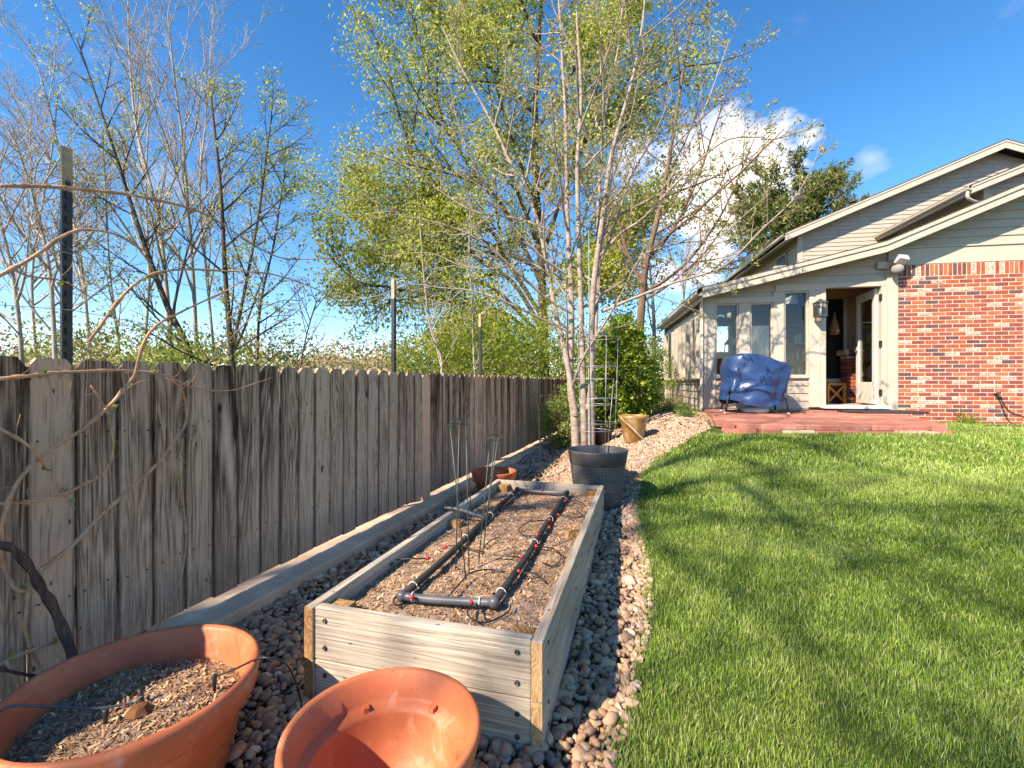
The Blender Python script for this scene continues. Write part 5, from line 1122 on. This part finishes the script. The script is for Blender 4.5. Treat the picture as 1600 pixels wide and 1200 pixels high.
# big bare tree behind the camera: its limbs shade the lawn and one spray hangs into the top left corner
T = Tree(515); PS = dict(lv=3, n=[10, 7, 5], t0=[.35, .2, .15], ang=[55, 45, 42], lr=[.55, .45, .45], up=[.03, .05, .05, .03], wig=.08, seg=.35, leaf=1.2, thick=.014, tip=.004)
TB = Vector((-12.2, -12.5, -.1)); T.limb([TB, TB+Vector((.2, .1, 4)), TB+Vector((.5, .4, 8)), TB+Vector((1.0, .8, 12)), TB+Vector((1.3, 1.2, 15))], .22, .05, 0, PS)
for h0, h1, S, r0 in ((9, 11.5, [(-.6, 4.2), (.15, 3.2), (.8, 2.3), (1.6, 1.4)], .055), (10, 13, [(.4, 4.9), (1.1, 3.6), (1.9, 2.7), (2.7, 1.9)], .05), (11, 13.5, [(1.2, 6.6), (2.2, 5.7), (3.3, 4.8), (4.4, 4.0)], .05), (10, 12, [(.2, 2.2), (.7, 1.8), (1.4, 1.4)], .04), (12, 14, [(.6, 5.8), (1.6, 4.6), (2.6, 4.0), (3.4, 3.1)], .04)):
    n = len(S); pts = [Vector((x-.60*h, y-1.02*h, h)) for (x, y), h in zip(S, np.linspace(h0, h1, n))]; q = TB+Vector((.8, .6, h0-3)); T.limb([q, q.lerp(pts[0], .5)+Vector((0, 0, -.3))]+pts, r0, .012, 1, dict(PS, n=[9, 16, 6], lr=[.5, .25, .45]))
T.build('bare_tree', TB, 'bark_dark', 'leaf_bud', 'tall bare tree outside the view whose limbs shade the lawn', ls=.05, lw=.5, cl=2, spread=.02)

T = Tree(533); T.limb([(5.5, -9, -.1), (5.6, -9, 3), (5.2, -8.8, 6), (5.4, -8.6, 9), (5.2, -8.5, 11)], .16, .03, 0, dict(PG, lv=3, n=[16, 8, 5], lr=[.42, .45, .5], leaf=5, t0=[.2, .15, .1]))
T.build('sparse_tree', (5.5, -9, -.1), 'bark_dark', 'leaf_spring', 'leafing tree outside the view mirrored in the sunroom windows', ls=.09, lw=.5, cl=1, spread=.05)

# ------------------------------------------------------------------ grapevine on the fence
vine = empty('grape_vine', (-1.97, .92, .1)); tag(vine, 'woody grape vine with bare tan canes trained over the fence', 'vine')
def fpath(pp, x=-2.03, w_=0): return [onx(a, b, x+w_*math.sin(i*1.7)) for i, (a, b) in enumerate(pp)]
T = Tree(61)
def cane(pp, r0, r1, x=-2.02, mat='cane', wob=.025, nodes=True):
    pts = crom(fpath(pp, x, wob), 5); n = len(pts); rad = [r0+(r1-r0)*i/(n-1) for i in range(n)]
    if nodes:
        for i in range(3, n, 5): rad[i] *= 1.5
    MB().tube(pts, rad, 7).build('cane', M[mat], vine, True, True); return pts
CP = [([(0, 290), (60, 291), (130, 296), (200, 304), (260, 316), (310, 330), (350, 352), (400, 385), (440, 403), (480, 405), (535, 402)], .005, .002),
      ([(-20, 440), (45, 406), (100, 368), (135, 359), (180, 366), (225, 392)], .005, .0025), ([(140, 532), (207, 447), (270, 422), (360, 424), (427, 429), (490, 450), (540, 478)], .0045, .002),
      ([(207, 597), (234, 519), (292, 483), (360, 451), (405, 420)], .0045, .002), ([(-10, 593), (50, 587), (100, 582), (200, 579), (260, 587), (300, 605), (360, 610), (425, 590)], .0052, .002),
      ([(212, 585), (175, 630), (130, 670), (75, 705), (30, 750), (5, 810), (2, 860), (10, 895), (25, 920), (45, 924)], .0048, .005), ([(55, 897), (110, 855), (150, 812), (200, 767), (250, 720), (275, 685), (290, 660), (290, 630), (280, 605), (260, 588)], .006, .0035),
      ([(0, 787), (75, 780), (125, 760), (165, 735), (177, 700), (172, 660), (160, 630), (142, 602)], .0048, .002), ([(-10, 664), (45, 697), (75, 735), (100, 775), (117, 795)], .004, .002), ([(285, 685), (280, 740), (287, 790), (290, 850), (280, 910), (245, 982)], .0035, .002),
      ([(46, 897), (42, 950), (40, 985), (55, 1030), (68, 1050)], .005, .004), ([(280, 605), (320, 575), (345, 545), (400, 490), (440, 470), (470, 470)], .003, .0015), ([(97, 998), (60, 1012), (15, 1030), (-10, 1045)], .0045, .003), ([(10, 1032), (25, 1060), (38, 1085)], .0045, .003), ([(0, 405), (40, 430), (100, 440), (150, 470)], .003, .0015)]
allp = []
for pp, a, b in CP: allp.append(cane(pp, a*1.3, b*1.25))
MB().tube(crom([onx(*q) for q in ((-30, 845, -1.99), (0, 851, -1.985), (22, 860, -1.98), (48, 889, -1.97), (64, 919, -1.96), (80, 943, -1.96), (99, 985, -1.95), (117, 1036, -1.93), (124, 1064, -1.92))], 5), [.011+.006*i/40+.0022*math.sin(i*1.1) for i in range(41)], 9).build('vine_trunk', M['vine_wood'], vine, True, True)
cane([(-20, 1040), (20, 1050), (72, 1060)], .006, .004, -1.95, 'vine_wood')
# buds and young leaves, tendrils
lv = []; rv = random.Random(8)
for pts in allp:
    for i in range(2, len(pts), 4):
        if rv.random() < .5:
            d = Vector((rv.gauss(.3, .4), rv.gauss(0, .6), rv.uniform(.1, 1))).normalized()
            for _ in range(rv.choice((2, 3, 4))): lv.append((*pts[i], *d))
V, F, A = leafmesh(np.array(lv), .021, .8, 1, .004, 5); ob('young_leaves', mesh_np('young_leaves', V-np.array(vine.location), F, False, A), M['leaf_bud'], vine)
td = MB()
for pts in allp:
    for i in range(3, len(pts)-1, 6):
        p = pts[i]; a = Vector((rv.uniform(.0, .04), rv.uniform(-.05, .05), rv.uniform(-.04, .05))); td.tube(crom([p, p+a, p+a*1.5+Vector((0, rv.uniform(-.03, .03), rv.uniform(-.03, .03)))], 3), .0009, 4)
o = td.build('tendrils', M['cane'], vine, True, True); tag(o, kind='stuff')

# ------------------------------------------------------------------ shrubs, evergreens, pine
def shrub(name, base, rx, rz, n, leafmat, label, ls, lw=.5, cone=0, seed=1, group=None, stems=8, cat='shrub', clump=.22, bark='bark_red', rag=.25, shell=.55):
    r = np.random.default_rng(seed); e = empty(name, base); tag(e, label, cat, group); rp_ = random.Random(seed)
    nc = max(12, int(n/55)); C = []
    while len(C) < nc:
        v = r.normal(0, 1, 3); v /= np.linalg.norm(v); q = r.uniform(shell, 1.0)**.6; t = (v[2]*q+1)/2
        w_ = 1 if not cone else (1-cone*t); bump = 1+rag*noise.noise(Vector(v)*2.2+Vector((seed, 0, 0)))
        C.append((v[0]*q*rx*w_*bump*(1.0 if not cone else 1.25), v[1]*q*rx*w_*bump*(1.0 if not cone else 1.25), t*rz*(1+.12*noise.noise(Vector(v)*3+Vector((0, seed, 0)))), *v))
    C = np.array(C); idx = r.integers(0, nc, n); L = C[idx].copy(); L[:, :3] += r.normal(0, 1, (n, 3))*clump*rx*np.array([1, 1, .8]); L[:, 2] = np.abs(L[:, 2])+.01
    V, F, A = leafmesh(L, ls, lw, 1, 0, seed, .7); A = np.clip(A*.6+np.repeat(r.random(nc)[idx], 4)*.4, 0, 1)
    ob('crown', mesh_np('crown', V, F, False, A), M[leafmat], e); m = MB()
    for q in range(stems):
        c = C[rp_.randrange(nc)]; m.tube(crom([(rp_.uniform(-.04, .04), rp_.uniform(-.04, .04), -.03), (c[0]*.35, c[1]*.35, c[2]*.5), (c[0]*.8, c[1]*.8, c[2])], 3), [.012*(1-.1*k) for k in range(7)], 5)
    m.build('stems', M[bark], e, True); return e
g = onground(884, 700); shrub('glossy_shrub', g, .36, .95, 5200, 'leaf_dark', 'rounded glossy shrub with rusty new tips between fence and tree', .05, .42, seed=3, stems=14)
g = at(968, 660, 8.6); g.z = tz(g.x, g.y); shrub('conical_evergreen', g, .60, 2.0, 22000, 'leaf_juniper', 'tall conical lime green evergreen shrub left of the sunroom', .075, .6, .60, 4, clump=.11, stems=6, rag=.5, shell=.72)
g = at(1028, 650, 10.6); g.z = tz(g.x, g.y); shrub('small_evergreen', g, .36, 1.45, 4500, 'leaf_lime', 'smaller bright evergreen squeezed against the sunroom side wall', .045, .4, .5, 5, clump=.18, stems=5)
for px, py, rx, rz, n, lm, lab, sd_ in ((886, 700, .13, .13, 350, 'leaf_lime', 'bright low green clump at the foot of glossy shrub', 6), (1080, 652, .20, .16, 700, 'leaf_green', 'green leafy clump at the front corner of the sunroom', 7), (1062, 644, .16, .12, 500, 'leaf_lime', 'paler green clump left of the sunroom corner clump', 8), (1045, 643, .22, .20, 600, 'leaf_juniper', 'small round dark green plant by sunroom side wall', 9), (1526, 668, .17, .15, 420, 'leaf_lime', 'yellow green weeds growing at the foot of brick wall', 10), (1056, 634, .12, .32, 160, 'leaf_russet', 'dry rusty stalks standing against the sunroom siding', 12)):
    g = onground(px, py)
    if px == 1526: g = H2W(4.02, -.18, 0); g.z = tz(g.x, g.y)
    shrub('low_plant', g, rx, rz, n, lm, lab, .045, .3, seed=sd_, stems=4, cat='plant', group='small plants by the house', clump=.3)
BEH = [(60, 8.6, 1.7, 2.3, 'leaf_brush', 'low olive thicket behind the fence at far left'), (190, 9.6, 1.6, 2.3, 'leaf_brush', 'low olive thicket behind fence under the bare trees'), (255, 7.6, .9, 1.45, 'leaf_lime', 'bright green bush at the foot of the leaning trunk'), (330, 8.8, 1.4, 2.1, 'leaf_spring', 'spring green bush behind fence below straight dark trunk'), (420, 10.5, 1.5, 2.2, 'leaf_brush', 'olive bush at right end of the left tree group'),
       (660, 12.5, 1.2, 2.4, 'leaf_spring', 'loose spring green bush right of the middle steel post'), (725, 11.5, 1.4, 2.6, 'leaf_lime', 'bushy lime green shrub below the huge tree'), (838, 13.6, 1.3, 3.6, 'leaf_spring', 'tall spring green shrub hiding the foot of the huge tree'), (765, 13.2, 1.3, 3.0, 'leaf_spring', 'airy spring green shrub left of the huge tree trunk'), (700, 13.8, 1.5, 4.4, 'leaf_spring', 'tall loose spring green shrub between the two far steel posts'), (785, 14.0, 1.6, 5.0, 'leaf_spring', 'tallest spring green shrub under the huge tree crown'), (885, 14.2, 1.6, 4.8, 'leaf_lime', 'tall lime shrub behind the slender grey stems'), (800, 11, 1.3, 2.5, 'leaf_lime', 'lime green shrub behind the fence before the tree stems'), (860, 12.5, 1.5, 2.8, 'leaf_dark', 'dark green shrub behind the fence end'), (940, 14.5, 1.8, 3.3, 'leaf_dark', 'dark green thicket behind the conical evergreen'), (1015, 18, 2.2, 3.4, 'leaf_brush', 'olive thicket seen past the sunroom side wall')]
for i, (px, d, rx, rz, lm, lab) in enumerate(BEH):
    g = at(px, 640, d); g.z = 0 if px < 900 else tz(g.x, g.y)-.05; shrub('bush', g, rx, rz, 4200 if d < 12 else 5200, lm, lab, .085, .45, seed=30+i, group='bushes beyond the fence', clump=.17, stems=12, rag=.5)
# pine behind the house
T = Tree(707); PN = dict(lv=2, n=[140, 13], t0=[.12, .25], ang=[70, 42], lr=[.46, .36], up=[0, .04, .05], wig=.05, seg=.5, leaf=36, lt=.0, thick=.014, tip=.006)
b0 = at(1238, 700, 25); b0.z = .6; T.limb([b0, b0+Vector((.1, 0, 5)), b0+Vector((.0, .1, 8)), b0+Vector((.1, 0, 10.9))], .22, .03, 0, PN); print('pine', len(T.leaf))
T.build('pine_tree', b0, 'bark_red', 'leaf_pine', 'dense dark green pine tree rising behind the house roof', ls=.26, lw=.22, cl=1, spread=.07)
# far bare treetops by the sunroom roof
for i, (pp, d, lab) in enumerate((([(1060, 700), (1065, 500), (1070, 440), (1072, 380)], 24, 'far bare grey tree showing above the sunroom eave'), ([(1020, 700), (1022, 520), (1018, 450), (1015, 410)], 22, 'far bare grey tree left of the sunroom eave'))):
    T = Tree(800+i); T.limb(path(pp, d), .12, .03, 0, dict(PL, n=[14, 6, 4], ang=[45, 40, 38])); b0 = at(*pp[0], d); b0.z = .3; T.build('bare_tree', b0, 'bark_pale', 'leaf_brush', lab, group='far bare trees')
# distant brush and houses on the horizon
r5 = np.random.default_rng(12)
n = 26000; px = r5.uniform(-700, 1150, n); d = r5.uniform(34, 60, n); u = (px-800)/FPX; ca, sa = math.cos(YAW), math.sin(YAW)
hgt_ = np.array([4.2+2.2*noise.noise(Vector((a*.012, b*.05, 0)))+.8*noise.noise(Vector((a*.05, b*.1, 5))) for a, b in zip(px, d)]); z = hgt_*r5.random(n)**.6
L = np.stack([(u*ca-sa)*d, (u*sa+ca)*d, z, r5.normal(0, 1, n), r5.normal(0, 1, n), np.ones(n)], 1); half = r5.random(n) < .55
for k, lm in ((half, 'leaf_russet'), (~half, 'leaf_brush')):
    V, F, A = leafmesh(L[k], .30, .55, 2, .25, 3); o = ob('far_brush', mesh_np('far_brush', V, F, False, A), M[lm]); tag(o, ('russet' if lm == 'leaf_russet' else 'olive')+' brush far off along the horizon behind the fence', 'brush', kind='stuff')
for px, d, w_, lab in ((505, 62, 7, 'pale far house with low roof on the horizon'), (590, 70, 9, 'second far house right of the pale one on horizon')):
    c = at(px, 597, d); e = empty('far_house', (c.x, c.y, 0), YAW); tag(e, lab, 'house', 'far houses')
    MB().box((-w_/2, 0, -.1), (w_/2, 6, 3.9)).build('wall', M['trim'], e); MB().prism([(-w_/2-.4, 3.85), (w_/2+.4, 3.85), (0, 5.0)], lambda a, b: (a, -.4, b), lambda a, b: (a, 6.4, b)).build('roof', M['tanstone'], e)
    for q in (-.3, .0, .3): MB().box((q*w_-.5, -.05, 1.4), (q*w_+.5, -.001, 2.6)).build('window', M['screen'], e)
